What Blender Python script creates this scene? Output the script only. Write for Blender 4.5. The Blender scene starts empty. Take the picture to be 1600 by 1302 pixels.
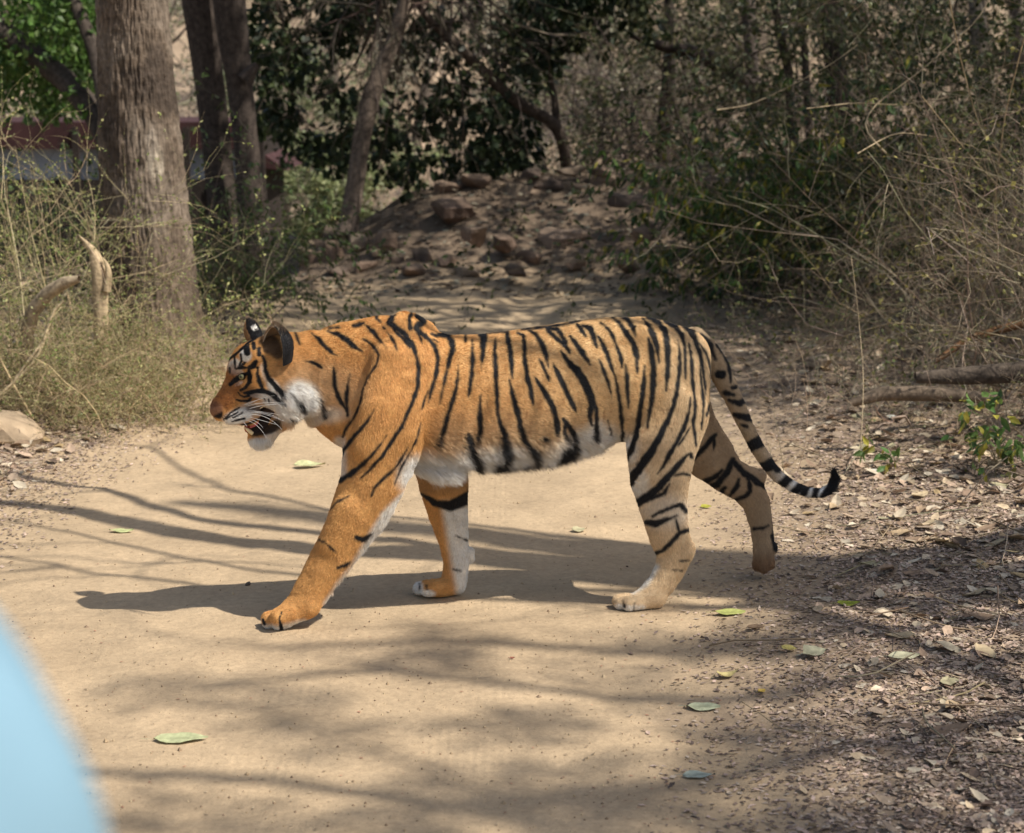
import bpy, math, random
import numpy as np
from mathutils import Vector, Matrix

# ------------------------------------------------------------------ camera
F = 3100.0                       # focal length in photo pixels (photo is 1600 wide)
PITCH = math.atan(551.0 / F)
CAM = np.array([0.0, 0.0, 1.77])
sc = bpy.context.scene
COL = sc.collection
cd = bpy.data.cameras.new('camera')
cam = bpy.data.objects.new('camera', cd)
COL.objects.link(cam)
cam.location = CAM
cam.rotation_euler = (math.pi / 2 - PITCH, 0, 0)
cd.sensor_width = 36.0
cd.lens = F / 1600.0 * 36.0
cd.clip_start = 0.05
cd.clip_end = 800
cd.dof.use_dof = True
cd.dof.focus_distance = 6.3
cd.dof.aperture_fstop = 4.6
sc.camera = cam

# ------------------------------------------------------------------ light
SUN = np.array([0.66, -0.27, 1.0]); SUN /= np.linalg.norm(SUN)     # towards the sun
w = bpy.data.worlds.new('World'); sc.world = w; w.use_nodes = True
nt = w.node_tree
bg = nt.nodes['Background']
sky = nt.nodes.new('ShaderNodeTexSky')
sky.sky_type = 'NISHITA'; sky.sun_disc = False
sky.sun_elevation = math.asin(SUN[2])
sky.sun_rotation = math.atan2(SUN[0], SUN[1])
sky.air_density = 1.3; sky.dust_density = 2.5; sky.ozone_density = 1.0
nt.links.new(sky.outputs[0], bg.inputs[0])
bg.inputs[1].default_value = 0.10
sl = bpy.data.lights.new('sun', 'SUN'); sl.energy = 4.9; sl.angle = math.radians(0.55)
sl.color = (1.0, 0.94, 0.84)
so = bpy.data.objects.new('sun', sl); COL.objects.link(so)
so.rotation_euler = Vector(SUN).to_track_quat('Z', 'Y').to_euler()
sc.view_settings.view_transform = 'Standard'
sc.view_settings.look = 'None'
sc.view_settings.gamma = 1.0
sc.view_settings.exposure = 0.18
sc.view_settings.use_curve_mapping = False
sc.render.engine = 'CYCLES'
sc.cycles.max_bounces = 6
sc.cycles.diffuse_bounces = 3
sc.cycles.glossy_bounces = 2
sc.cycles.transmission_bounces = 3
sc.cycles.transparent_max_bounces = 8
sc.cycles.use_denoising = True

rng = np.random.default_rng(7)
random.seed(7)

# ------------------------------------------------------------------ helpers
CP, SP = math.cos(PITCH), math.sin(PITCH)
def W(u, v, Y):
    """the place seen at photo pixel (u, v) that stands Y metres ahead of the camera"""
    a = (np.asarray(u, float) - 800) / F; b = (651 - np.asarray(v, float)) / F
    dy = CP + b * SP; dz = -SP + b * CP
    t = (Y - CAM[1]) / dy
    return np.stack([a * t, dy * t, CAM[2] + dz * t], -1)
def depth_of(p):
    p = np.asarray(p) - CAM
    return p[..., 1] * CP - p[..., 2] * SP
def UV(p):
    q = np.asarray(p) - CAM
    d = q[..., 1] * CP - q[..., 2] * SP
    up = q[..., 1] * SP + q[..., 2] * CP
    return 800 + F * q[..., 0] / d, 651 - F * up / d
def G(u, v, z=0.0):
    b = (651 - v) / F; dz = -SP + b * CP; dy = CP + b * SP
    t = (z - CAM[2]) / dz
    return np.array([(u - 800) / F * t, dy * t, z])

def link(o, parent=None, label=None, cat=None, group=None, kind=None, world=True):
    COL.objects.link(o)
    if parent is not None:
        o.parent = parent
        if world: o.matrix_parent_inverse = Matrix.Translation(-parent.location)   # the child's mesh is given in world coordinates
    if label: o['label'] = label
    if cat: o['category'] = cat
    if group: o['group'] = group
    if kind: o['kind'] = kind
    return o
def empty(name, loc, label, cat, group=None, kind=None):
    o = bpy.data.objects.new(name, None)
    o.location = loc; o.empty_display_size = 0.2
    return link(o, None, label, cat, group, kind)
def mesh_np(name, V, faces, col=None, smooth=True, mat=None, uvw=None):
    """faces: (N,3) or (N,4) int array"""
    V = np.ascontiguousarray(V, np.float32); faces = np.ascontiguousarray(faces, np.int32)
    me = bpy.data.meshes.new(name)
    n, k = faces.shape
    me.vertices.add(len(V)); me.vertices.foreach_set('co', V.ravel())
    me.loops.add(n * k); me.loops.foreach_set('vertex_index', faces.ravel())
    me.polygons.add(n)
    me.polygons.foreach_set('loop_start', np.arange(0, n * k, k, dtype=np.int32))
    me.polygons.foreach_set('use_smooth', np.full(n, smooth))
    me.update(calc_edges=True)
    if col is not None:
        a = me.color_attributes.new('Col', 'FLOAT_COLOR', 'POINT')
        c = np.ones((len(V), 4), np.float32); c[:, :3] = col
        a.data.foreach_set('color', c.ravel())
    if mat is not None: me.materials.append(mat)
    return me
def add(name, V, faces, col=None, smooth=True, mat=None, parent=None, **kw):
    me = mesh_np(name, V, faces, col, smooth, mat)
    o = bpy.data.objects.new(name, me)
    return link(o, parent, **kw)

def _hash(ix, iy, iz, s):
    h = (ix * 374761393 + iy * 668265263 + iz * 2147483647 + s * 1274126177) & 0xffffffff
    h = ((h ^ (h >> 13)) * 1274126177) & 0xffffffff
    return ((h ^ (h >> 16)) & 0xffff) / 65535.0
def vnoise(p, s=0):
    """value noise at (N,3) points -> 0..1"""
    p = np.asarray(p, float); i = np.floor(p).astype(np.int64); f = p - i; f = f * f * (3 - 2 * f)
    out = 0
    for dx in (0, 1):
        for dy in (0, 1):
            for dz in (0, 1):
                wgt = (f[:, 0] if dx else 1 - f[:, 0]) * (f[:, 1] if dy else 1 - f[:, 1]) * (f[:, 2] if dz else 1 - f[:, 2])
                out = out + wgt * _hash(i[:, 0] + dx, i[:, 1] + dy, i[:, 2] + dz, s)
    return out
def fbm(p, oct=4, s=0):
    a, t, q = 0.5, 0.0, np.asarray(p, float)
    for k in range(oct):
        t = t + a * vnoise(q, s + k); q = q * 2.03 + 11.7; a *= 0.5
    return t / (1 - 0.5 ** oct)
def sstep(a, b, x):
    t = np.clip((x - a) / (b - a), 0, 1); return t * t * (3 - 2 * t)
def unit(v):
    return v / np.maximum(np.linalg.norm(v, axis=-1, keepdims=True), 1e-9)

# ------------------------------------------------------------------ materials
def new_mat(name):
    m = bpy.data.materials.new(name); m.use_nodes = True
    t = m.node_tree; b = t.nodes['Principled BSDF']
    return m, t, b
def mat_attr(name, rough=0.8, noise=0.25, nscale=30.0, spec=0.2, trans=0.0, bump=0.0, bscale=60.0, sheen=0.0):
    """colour from the mesh's own colour attribute, broken up by fine noise"""
    m, t, b = new_mat(name)
    at = t.nodes.new('ShaderNodeAttribute'); at.attribute_name = 'Col'
    tc = t.nodes.new('ShaderNodeTexCoord')
    nz = t.nodes.new('ShaderNodeTexNoise'); nz.inputs['Scale'].default_value = nscale; nz.inputs['Detail'].default_value = 4
    t.links.new(tc.outputs['Object'], nz.inputs['Vector'])
    mr = t.nodes.new('ShaderNodeMapRange')
    mr.inputs['From Min'].default_value = 0.3; mr.inputs['From Max'].default_value = 0.7
    mr.inputs['To Min'].default_value = 1 - noise; mr.inputs['To Max'].default_value = 1 + noise
    t.links.new(nz.outputs['Fac'], mr.inputs['Value'])
    mx = t.nodes.new('ShaderNodeVectorMath'); mx.operation = 'SCALE'
    t.links.new(at.outputs['Color'], mx.inputs[0]); t.links.new(mr.outputs[0], mx.inputs['Scale'])
    t.links.new(mx.outputs[0], b.inputs['Base Color'])
    b.inputs['Roughness'].default_value = rough
    b.inputs['Specular IOR Level'].default_value = spec
    if bump:
        n2 = t.nodes.new('ShaderNodeTexNoise'); n2.inputs['Scale'].default_value = bscale; n2.inputs['Detail'].default_value = 6
        t.links.new(tc.outputs['Object'], n2.inputs['Vector'])
        bp = t.nodes.new('ShaderNodeBump'); bp.inputs['Strength'].default_value = 1.0; bp.inputs['Distance'].default_value = bump
        t.links.new(n2.outputs['Fac'], bp.inputs['Height']); t.links.new(bp.outputs[0], b.inputs['Normal'])
    if trans:
        tr = t.nodes.new('ShaderNodeBsdfTranslucent'); ms = t.nodes.new('ShaderNodeMixShader')
        ms.inputs[0].default_value = trans
        t.links.new(mx.outputs[0], tr.inputs[0])
        t.links.new(b.outputs[0], ms.inputs[1]); t.links.new(tr.outputs[0], ms.inputs[2])
        t.links.new(ms.outputs[0], t.nodes['Material Output'].inputs[0])
    return m
def mat_flat(name, c, rough=0.6, spec=0.3, var=0.15, scale=20.0, bump=0.0):
    m, t, b = new_mat(name)
    tc = t.nodes.new('ShaderNodeTexCoord')
    nz = t.nodes.new('ShaderNodeTexNoise'); nz.inputs['Scale'].default_value = scale; nz.inputs['Detail'].default_value = 5
    t.links.new(tc.outputs['Object'], nz.inputs['Vector'])
    cr = t.nodes.new('ShaderNodeValToRGB')
    cr.color_ramp.elements[0].position = 0.3; cr.color_ramp.elements[1].position = 0.7
    cr.color_ramp.elements[0].color = (*[x * (1 - var) for x in c], 1)
    cr.color_ramp.elements[1].color = (*[min(1, x * (1 + var)) for x in c], 1)
    t.links.new(nz.outputs['Fac'], cr.inputs[0]); t.links.new(cr.outputs[0], b.inputs['Base Color'])
    b.inputs['Roughness'].default_value = rough; b.inputs['Specular IOR Level'].default_value = spec
    if bump:
        bp = t.nodes.new('ShaderNodeBump'); bp.inputs['Distance'].default_value = bump
        t.links.new(nz.outputs['Fac'], bp.inputs['Height']); t.links.new(bp.outputs[0], b.inputs['Normal'])
    return m

# ------------------------------------------------------------------ shape batches
def tubes(P, R, sides=4):
    """P (N,K,3) polylines, R (N,K) radii -> V, quads (open tubes with closed tips by zero radius)"""
    P = np.asarray(P, float); N, K, _ = P.shape
    T = np.empty_like(P); T[:, 1:-1] = P[:, 2:] - P[:, :-2]; T[:, 0] = P[:, 1] - P[:, 0]; T[:, -1] = P[:, -1] - P[:, -2]
    T = unit(T)
    ref = np.zeros_like(T); ref[..., 0] = 0.31; ref[..., 1] = 0.87; ref[..., 2] = 0.12
    bad = np.abs((T * unit(ref)).sum(-1)) > 0.95
    ref[bad] = (0.9, 0.1, 0.4)
    A = unit(np.cross(T, ref)); B = np.cross(T, A)
    th = np.arange(sides) * 2 * math.pi / sides
    V = P[:, :, None] + R[:, :, None, None] * (A[:, :, None] * np.cos(th)[None, None, :, None] + B[:, :, None] * np.sin(th)[None, None, :, None])
    idx = np.arange(N * K * sides).reshape(N, K, sides)
    a = idx[:, :-1]; b = idx[:, 1:]
    q = np.stack([a, np.roll(a, -1, 2), np.roll(b, -1, 2), b], -1).reshape(-1, 4)
    return V.reshape(-1, 3), q
def leaves_batch(P, D, Nrm, L, Wd, fold=0.25, curl=0.2, rs=None):
    """folded pointed leaves: base P, direction D, face normal Nrm, length L, width Wd; 6 quads-tri verts each"""
    rs = rs or rng
    D = unit(D); S = unit(np.cross(D, Nrm)); Nn = np.cross(S, D)
    L = L[:, None]; Wd = Wd[:, None]
    n = len(P); cu = (curl * rs.uniform(-1, 1.6, n))[:, None]; fo = (fold * rs.uniform(0.1, 1.2, n))[:, None]
    base = P; tip = P + D * L + Nn * L * cu
    m1 = P + D * L * 0.33 - Nn * L * cu * 0.15; m2 = P + D * L * 0.7 + Nn * L * cu * 0.3
    l1 = m1 + S * Wd * 0.5 + Nn * Wd * fo; r1 = m1 - S * Wd * 0.5 + Nn * Wd * fo
    l2 = m2 + S * Wd * 0.36 + Nn * Wd * fo; r2 = m2 - S * Wd * 0.36 + Nn * Wd * fo
    V = np.stack([base, l1, l2, tip, r2, r1, m1, m2], 1)       # 8 verts
    f = np.array([[0, 6, 1, 1], [1, 6, 7, 2], [2, 7, 3, 3], [0, 5, 6, 6], [5, 4, 7, 6], [4, 3, 7, 7]])
    tri = np.array([[0, 6, 1], [1, 6, 7], [1, 7, 2], [2, 7, 3], [0, 5, 6], [5, 4, 7], [5, 7, 6], [4, 3, 7]])
    Fc = (np.arange(n)[:, None, None] * 8 + tri[None]).reshape(-1, 3)
    return V.reshape(-1, 3), Fc
def flakes(P, D, Nrm, L, Wd, curl=0.3, rs=None):
    """cheap 2-triangle bent flakes (4 verts)"""
    rs = rs or rng
    D = unit(D); S = unit(np.cross(D, Nrm)); Nn = np.cross(S, D)
    n = len(P); cu = (curl * rs.uniform(-1, 1, n) * Wd)[:, None]
    V = np.stack([P, P + D * L[:, None] * .5 + S * Wd[:, None] * .5 + Nn * cu, P + D * L[:, None], P + D * L[:, None] * .45 - S * Wd[:, None] * .5 + Nn * cu * 0.8], 1)
    tri = np.array([[0, 3, 2], [0, 2, 1]])
    Fc = (np.arange(n)[:, None, None] * 4 + tri[None]).reshape(-1, 3)
    return V.reshape(-1, 3), Fc
# ================================================================== TIGER
# local pixel crops of the animal -> photo pixels
CROPS = {1: (300, 460, 4.0), 2: (600, 460, 4.0), 3: (900, 460, 3.636), 4: (380, 700, 4.0), 5: (920, 640, 3.829), 6: (310, 480, 5.66), 7: (320, 490, 10.0), 8: (320, 600, 10.0)}
def Ycen(u):                                        # distance of the animal's middle plane along its length
    return 6.22 + (np.asarray(u, float) - 430) * 0.25 / 570
TAIL_Y = lambda u: 0.0
# chains: name -> (list of (u, v, r_px, halfwidth_m, dy), blend k)
CH = {
 'torso': ([(575,606,102,.13,0),(600,606,111,.145,0),(650,622,106,.165,0),(700,626,101,.175,0),(760,623,100,.18,0),(830,616,102,.185,0),(895,604,100,.18,0),(950,592,95,.165,0),(1000,594,98,.16,0),(1012,596,97,.155,0),(1048,582,62,.11,0)], .03),
 'neck': ([(442,574,50,.075,0),(490,577,60,.08,0),(540,587,79,.10,0),(582,598,98,.12,0)], .045),
 'nearfore': ([(630,506,19,.03,-.06),(632,530,36,.04,-.08),(622,575,52,.055,-.115),(608,640,62,.07,-.125),(594,700,58,.072,-.13),(583,752,50,.066,-.135),(561,800,44,.056,-.135),(539,838,36,.047,-.135),(515,877,31.5,.042,-.135),(493,912,27,.038,-.135),(476,940,25,.038,-.135)], .02),
 'farhump': ([(642,509,20,.03,.045),(662,519,19,.03,.055),(650,545,36,.04,.075),(640,600,50,.06,.10)], .035),
 'farfore': ([(660,640,50,.06,.13),(686,710,42,.055,.14),(693,757,38,.05,.14),(700,800,31,.042,.145),(709,848,22,.034,.15),(713,878,19.5,.032,.15),(710,905,18,.034,.15)], .03),
 'nearhind': ([(1064,557,45,.055,-.055),(1052,592,55,.065,-.08),(1048,645,60,.075,-.095),(1034,695,55,.07,-.11),(1031,748,46,.058,-.12),(1036,790,37,.047,-.125),(1046,838,31,.04,-.13),(1055,862,29,.034,-.13),(1048,888,23,.031,-.13),(1034,912,21,.032,-.13),(1018,930,20,.036,-.13)], .024),
 'farhind': ([(1062,575,46,.05,.06),(1058,630,48,.06,.10),(1074,670,46,.055,.12),(1108,712,39,.048,.13),(1135,741,29,.04,.13),(1164,758,27.5,.036,.13),(1181,784,21,.032,.13),(1190,822,17,.028,.13),(1193,850,16.5,.027,.13),(1193,878,16,.028,.13)], .02),
 'hockfar': ([(1170,745,12,.02,.13),(1184,745,13,.018,.13)], .015),
 'hocknear': ([(1040,850,14,.02,-.13),(1076,856,10,.015,-.13)], .015),
 'tail': ([(1084,532,20,.035,.03),(1104,549,19,.034,.03),(1120,571,17,.032,.03),(1133,596,15.5,.030,.02),(1143,616,13.8,.028,.01),(1152,636,12.5,.025,0),(1165,664,11,.022,0),(1181,696,10.5,.021,0),(1200,726,10,.020,0),(1216,745,9,.018,0),(1238,760,8,.016,0),(1262,769,7.5,.015,0),(1284,771,7,.014,0),(1299,762,7,.014,0),(1304,748,6,.012,0),(1303,738,4,.008,0)], .007),
 'skull': ([(403,577,46,.078,0),(440,572,50,.088,0)], .03),
 'muzzle': ([(402,592,42,.06,0),(378,615,33,.05,0),(352,637,22.5,.034,0)], .03),
 'nosepad': ([(342,645,12,.022,0),(336,642,8,.016,0)], .012),
 'padnear': ([(360,651,13,.020,-.022),(388,647,18,.025,-.036)], .012),
 'padfar': ([(360,651,13,.020,.022),(388,647,18,.025,.036)], .012),
 'carpal': ([(508,925,11,.02,-.13),(503,938,8,.015,-.13)], .012),
 'farforedew': ([(733,862,8,.012,.145),(736,874,6,.010,.145)], .008),
 'kneenear': ([(1006,738,18,.03,-.145),(1008,700,28,.03,-.145)], .03),
 'deltoid': ([(606,560,22,.02,-.158),(590,640,26,.02,-.185),(575,700,20,.018,-.185)], .03),
 'triceps': ([(640,600,18,.018,-.170),(628,680,24,.02,-.188),(622,715,16,.018,-.18)], .025),
 'haunch': ([(1062,580,20,.016,-.105),(1050,640,34,.02,-.158),(1030,690,26,.018,-.168)], .03),
 'hip': ([(1000,530,22,.02,-.12),(1020,545,18,.018,-.115)], .03),
 'forearm': ([(545,800,24,.03,-.165),(520,850,18,.022,-.16)], .025),
 'cheeknear': ([(412,608,24,.03,-.055),(442,612,34,.035,-.065)], .03),
 'cheekfar': ([(412,608,24,.03,.055),(442,612,34,.035,.065)], .03),
 'brownear': ([(376,570,10,.014,-.045),(392,556,14,.02,-.055)], .015),
 'browfar': ([(376,570,10,.014,.045),(392,556,14,.02,.055)], .015),
 'ruffnear': ([(452,622,20,.025,-.07),(478,622,16,.02,-.065)], .03),
 'rufffar': ([(452,622,20,.025,.07),(478,622,16,.02,.065)], .03),
 'jaw': ([(442,646,14,.045,0),(430,666,11,.034,0),(419,682,11,.029,0),(402,685,11.5,.025,0),(397,684,10,.021,0)], .012),
 'mouth': ([(436,646,20,.032,0),(416,655,19,.024,0),(402,664,15,.020,0),(390,669,9,.015,0)], .004),
 'elbow': ([(622,740,14,.025,-.13),(634,736,9,.018,-.13)], .03),
 'pawnf': ([(480,946,19,.038,-.135),(456,956,20,.040,-.14),(436,964,14,.040,-.145)], .02),
 'pawff': ([(712,914,15,.032,.15),(690,918,14.5,.038,.145),(668,920,12,.038,.14)], .015),
 'pawnh': ([(1024,934,17,.036,-.13),(1000,939,15,.041,-.135),(984,942,12,.041,-.14)], .015),
 'chestfur': ([(655,722,16,.08,0),(700,722,14,.12,0)], .03),
}
def station(s):
    u, v, r, hw, dy = s
    p = W(u, v, Ycen(u) + dy)
    return p, r * depth_of(p) / F, hw
TOES = []
def toes(u, v, scale, yaw, cat):
    P0 = G(u, v); f = np.array([-math.cos(yaw), -math.sin(yaw), 0]); l = np.array([-math.sin(yaw), math.cos(yaw), 0])
    for lat, fw, r in ((0.0, -.024, .022), (.028, .003, .0245), (.058, .003, .0245), (.085, -.022, .021)):
        c = P0 + l * (lat * scale) + f * (fw * scale) + np.array([0, 0, r * scale * .93])
        c2 = c - f * .03 * scale + np.array([0, 0, .008 * scale])
        TOES.append((cat, c, c2, r * scale, r * scale * 0.86, f))
toes(424, 986, 1.0, .22, 'nearfore'); toes(658, 934, .88, .1, 'farfore'); toes(973, 956, .92, .15, 'nearhind')

H = 0.0052
lo = np.array([-1.02, 5.86, -0.02]); hi = np.array([1.20, 6.80, 1.06])
dims = np.ceil((hi - lo) / H).astype(int)
D = np.full(dims, 0.2, np.float32)
gx = [lo[k] + H * np.arange(dims[k]) for k in range(3)]
def seg_field(a, b, ra, rb, wa, wb, X, Y, Z):
    d = b - a; dd = d[0] ** 2 + d[2] ** 2 + 1e-9
    t = np.clip(((X - a[0]) * d[0] + (Z - a[2]) * d[2]) / dd, 0, 1)
    r = ra + (rb - ra) * t; ww = wa + (wb - wa) * t
    dx = X - a[0] - d[0] * t; dz = Z - a[2] - d[2] * t; dy = Y - a[1] - d[1] * t
    e2 = (dx * dx + dz * dz)
    k0 = np.sqrt(e2 / r ** 2 + dy * dy / ww ** 2) + 1e-6
    k1 = np.sqrt(e2 / r ** 4 + dy * dy / ww ** 4) + 1e-6
    return k0 * (k0 - 1) / k1
SEGS = []            # (chain name, k, a, b, ra, rb, wa, wb, flow)
def blend(segs, k):
    pts = np.array([s[0] for s in segs] + [s[1] for s in segs])
    rm = max(max(s[2], s[3], s[4], s[5]) for s in segs) + k + 3 * H
    i0 = np.maximum(np.floor((pts.min(0) - rm - lo) / H).astype(int), 0)
    i1 = np.minimum(np.ceil((pts.max(0) + rm - lo) / H).astype(int), dims)
    sl_ = tuple(slice(i0[q], i1[q]) for q in range(3))
    X = gx[0][sl_[0]][:, None, None].astype(np.float32); Y = gx[1][sl_[1]][None, :, None].astype(np.float32); Z = gx[2][sl_[2]][None, None, :].astype(np.float32)
    f = None
    for a, b, ra, rb, wa, wb in segs:
        g = seg_field(a, b, ra, rb, wa, wb, X, Y, Z)
        f = g if f is None else np.minimum(f, g)
    cur = D[sl_]
    h = np.maximum(k - np.abs(cur - f), 0)
    D[sl_] = np.minimum(cur, f) - h * h / (4 * k)
for nm, (st, k) in CH.items():
    S = [station(s) for s in st]
    segs = []
    for (a, ra, wa), (b, rb, wb) in zip(S[:-1], S[1:]):
        segs.append((a, b, ra, rb, wa, wb))
        SEGS.append((nm, a, b, ra, rb, wa, wb))
    blend(segs, k)
for cat, c, c2, r, hw, f in TOES:
    blend([(c, c2, r, r * .9, hw, hw)], .0035)
    SEGS.append((cat + '_toe', c2, c, r * .9, r, hw, hw))
# hanging far hind paw: pad and toes
for du, dv, dy, r in ((-9, 12, .0, 8), (1, 15, -.018, 8), (2, 15, .022, 8), (11, 10, .0, 8), (16, -14, 0, 7)):
    c = W(1192 + du, 873 + dv, Ycen(1192) + .13 + dy); blend([(c, c + np.array([0, 0, .012]), r / 475, r / 475, .014, .014)], .006); SEGS.append(('farhind', c + np.array([0, 0, .012]), c, .016, .016, .014, .014))
# flatten soles on the ground
for q in range(dims[2]):
    if gx[2][q] < 0.004: D[:, :, q] = np.maximum(D[:, :, q], 0.004 - gx[2][q])
# eye sockets pressed in
for dy in (-.062, .062):
    c = W(379, 588, Ycen(379) + dy)
    X = gx[0][:, None, None]; Y = gx[1][None, :, None]; Z = gx[2][None, None, :]
    ii = [(slice(max(0, int((c[q] - .04 - lo[q]) / H)), int((c[q] + .04 - lo[q]) / H))) for q in range(3)]
    f = np.sqrt((X[ii[0]] - c[0]) ** 2 / 1.6 + (Y[:, ii[1]] - c[1]) ** 2 + (Z[:, :, ii[2]] - c[2]) ** 2) - .013
    kk = .014; a_ = D[tuple(ii)]; b_ = -f; h = np.maximum(kk - np.abs(a_ - b_), 0)
    D[tuple(ii)] = np.maximum(a_, b_) + h * h / (4 * kk)

def surface_nets(D, lo, H):
    s = D < 0
    n = D.shape
    c = [s[i:n[0] - 1 + i, j:n[1] - 1 + j, k:n[2] - 1 + k] for i in (0, 1) for j in (0, 1) for k in (0, 1)]
    tot = np.zeros(c[0].shape, np.int8)
    for q in c: tot += q
    act = (tot > 0) & (tot < 8)
    I = np.argwhere(act); vid = np.full(act.shape, -1, np.int32); vid[act] = np.arange(len(I))
    pos = np.zeros((len(I), 3)); cnt = np.zeros(len(I))
    corners = [(i, j, k) for i in (0, 1) for j in (0, 1) for k in (0, 1)]
    for a in corners:
        for ax in range(3):
            if a[ax] == 1: continue
            b = list(a); b[ax] = 1
            va = D[I[:, 0] + a[0], I[:, 1] + a[1], I[:, 2] + a[2]]; vb = D[I[:, 0] + b[0], I[:, 1] + b[1], I[:, 2] + b[2]]
            m = (va < 0) != (vb < 0)
            t = va[m] / (va[m] - vb[m])
            p = np.tile(np.array(a, float), (m.sum(), 1)); p[:, ax] += t
            pos[m] += p; cnt[m] += 1
    pos = (I + pos / cnt[:, None]) * H + lo
    quads = []
    for ax in range(3):
        o1, o2 = [(1, 2), (2, 0), (0, 1)][ax]
        e = np.argwhere((s[tuple(slice(0, -1) if q == ax else slice(None) for q in range(3))]) != (s[tuple(slice(1, None) if q == ax else slice(None) for q in range(3))]))
        ok = (e[:, o1] > 0) & (e[:, o2] > 0) & (e[:, o1] < n[o1] - 1) & (e[:, o2] < n[o2] - 1)
        e = e[ok]
        def g(d1, d2):
            q = e.copy(); q[:, o1] -= d1; q[:, o2] -= d2
            return vid[q[:, 0], q[:, 1], q[:, 2]]
        Q = np.stack([g(1, 1), g(0, 1), g(0, 0), g(1, 0)], 1)
        fl = ~s[e[:, 0], e[:, 1], e[:, 2]]
        Q[fl] = Q[fl][:, ::-1]
        quads.append(Q)
    return pos, np.concatenate(quads)
TV, TF = surface_nets(D, lo, H)
del D
# a light relax, then vertex normals
ed = np.concatenate([TF[:, [0, 1]], TF[:, [1, 2]], TF[:, [2, 3]], TF[:, [3, 0]]])
deg = np.bincount(ed.ravel(), minlength=len(TV)).astype(float)
def relax(V, n=1, lam=.5):
    for _ in range(n):
        acc = np.stack([np.bincount(ed[:, 0], V[ed[:, 1], q], len(V)) + np.bincount(ed[:, 1], V[ed[:, 0], q], len(V)) for q in range(3)], 1)
        V = V * (1 - lam) + lam * acc / deg[:, None]
    return V
TV = relax(TV, 2)
_u, _v = UV(TV)
_m = sstep(700, 730, _u) * (1 - sstep(880, 930, _u)) * sstep(540, 580, _v) * (1 - sstep(670, 710, _v)) * (np.abs(TV[:, 1] - Ycen(_u)) > .1)
TV[:, 1] += np.sign(TV[:, 1] - Ycen(_u)) * _m * .0035 * np.sin((_u + (_v - 600) * .35) * .17)
fn = np.cross(TV[TF[:, 2]] - TV[TF[:, 0]], TV[TF[:, 3]] - TV[TF[:, 1]])
farea = np.linalg.norm(fn, axis=1) / 2
TN = np.zeros_like(TV)
for q in range(4):
    for ax in range(3): TN[:, ax] += np.bincount(TF[:, q], fn[:, ax], len(TV))
TN = unit(TN)

# which limb each vertex belongs to, and the lie of the coat there
best = np.full(len(TV), 9.0); part = np.zeros(len(TV), int); flow = np.zeros((len(TV), 3))
names = sorted({s[0] for s in SEGS}); nid = {n: i for i, n in enumerate(names)}
acc = np.zeros((len(TV), 3))
for nm, a, b, ra, rb, wa, wb in SEGS:
    g = seg_field(a, b, ra, rb, wa, wb, TV[:, 0], TV[:, 1], TV[:, 2])
    if nm.startswith(('skull', 'brow')): d = np.array([1, 0, .25])
    elif nm.startswith(('muzzle', 'nosepad', 'pad')): d = np.array([.8, 0, .1])
    elif nm.startswith(('cheek', 'ruff')): d = np.array([1, 0, -.45])
    elif nm.startswith('torso'): d = np.array([1, 0, -.25])
    elif nm.startswith('neck'): d = np.array([1, 0, -.25])
    elif nm.startswith('jaw'): d = np.array([.3, 0, -1])
    elif nm.startswith('paw'): d = b - a
    else: d = b - a
    d = d / np.linalg.norm(d)
    acc += np.exp(-np.clip(g, -.02, .5) / .012)[:, None] * d
    m = g < best
    best[m] = g[m]; part[m] = nid[nm]
flow = unit(acc)
isp = lambda *ns: np.isin(part, [nid[n] for n in names if n.startswith(ns)])
FAR = isp('farfore', 'pawff'); FARH = isp('farhind', 'hockfar'); TAIL = isp('tail')
group_id = np.zeros(len(TV), int); group_id[FAR] = 1; group_id[FARH] = 2; group_id[TAIL] = 3
group_id[isp('mouth')] = 4

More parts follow.
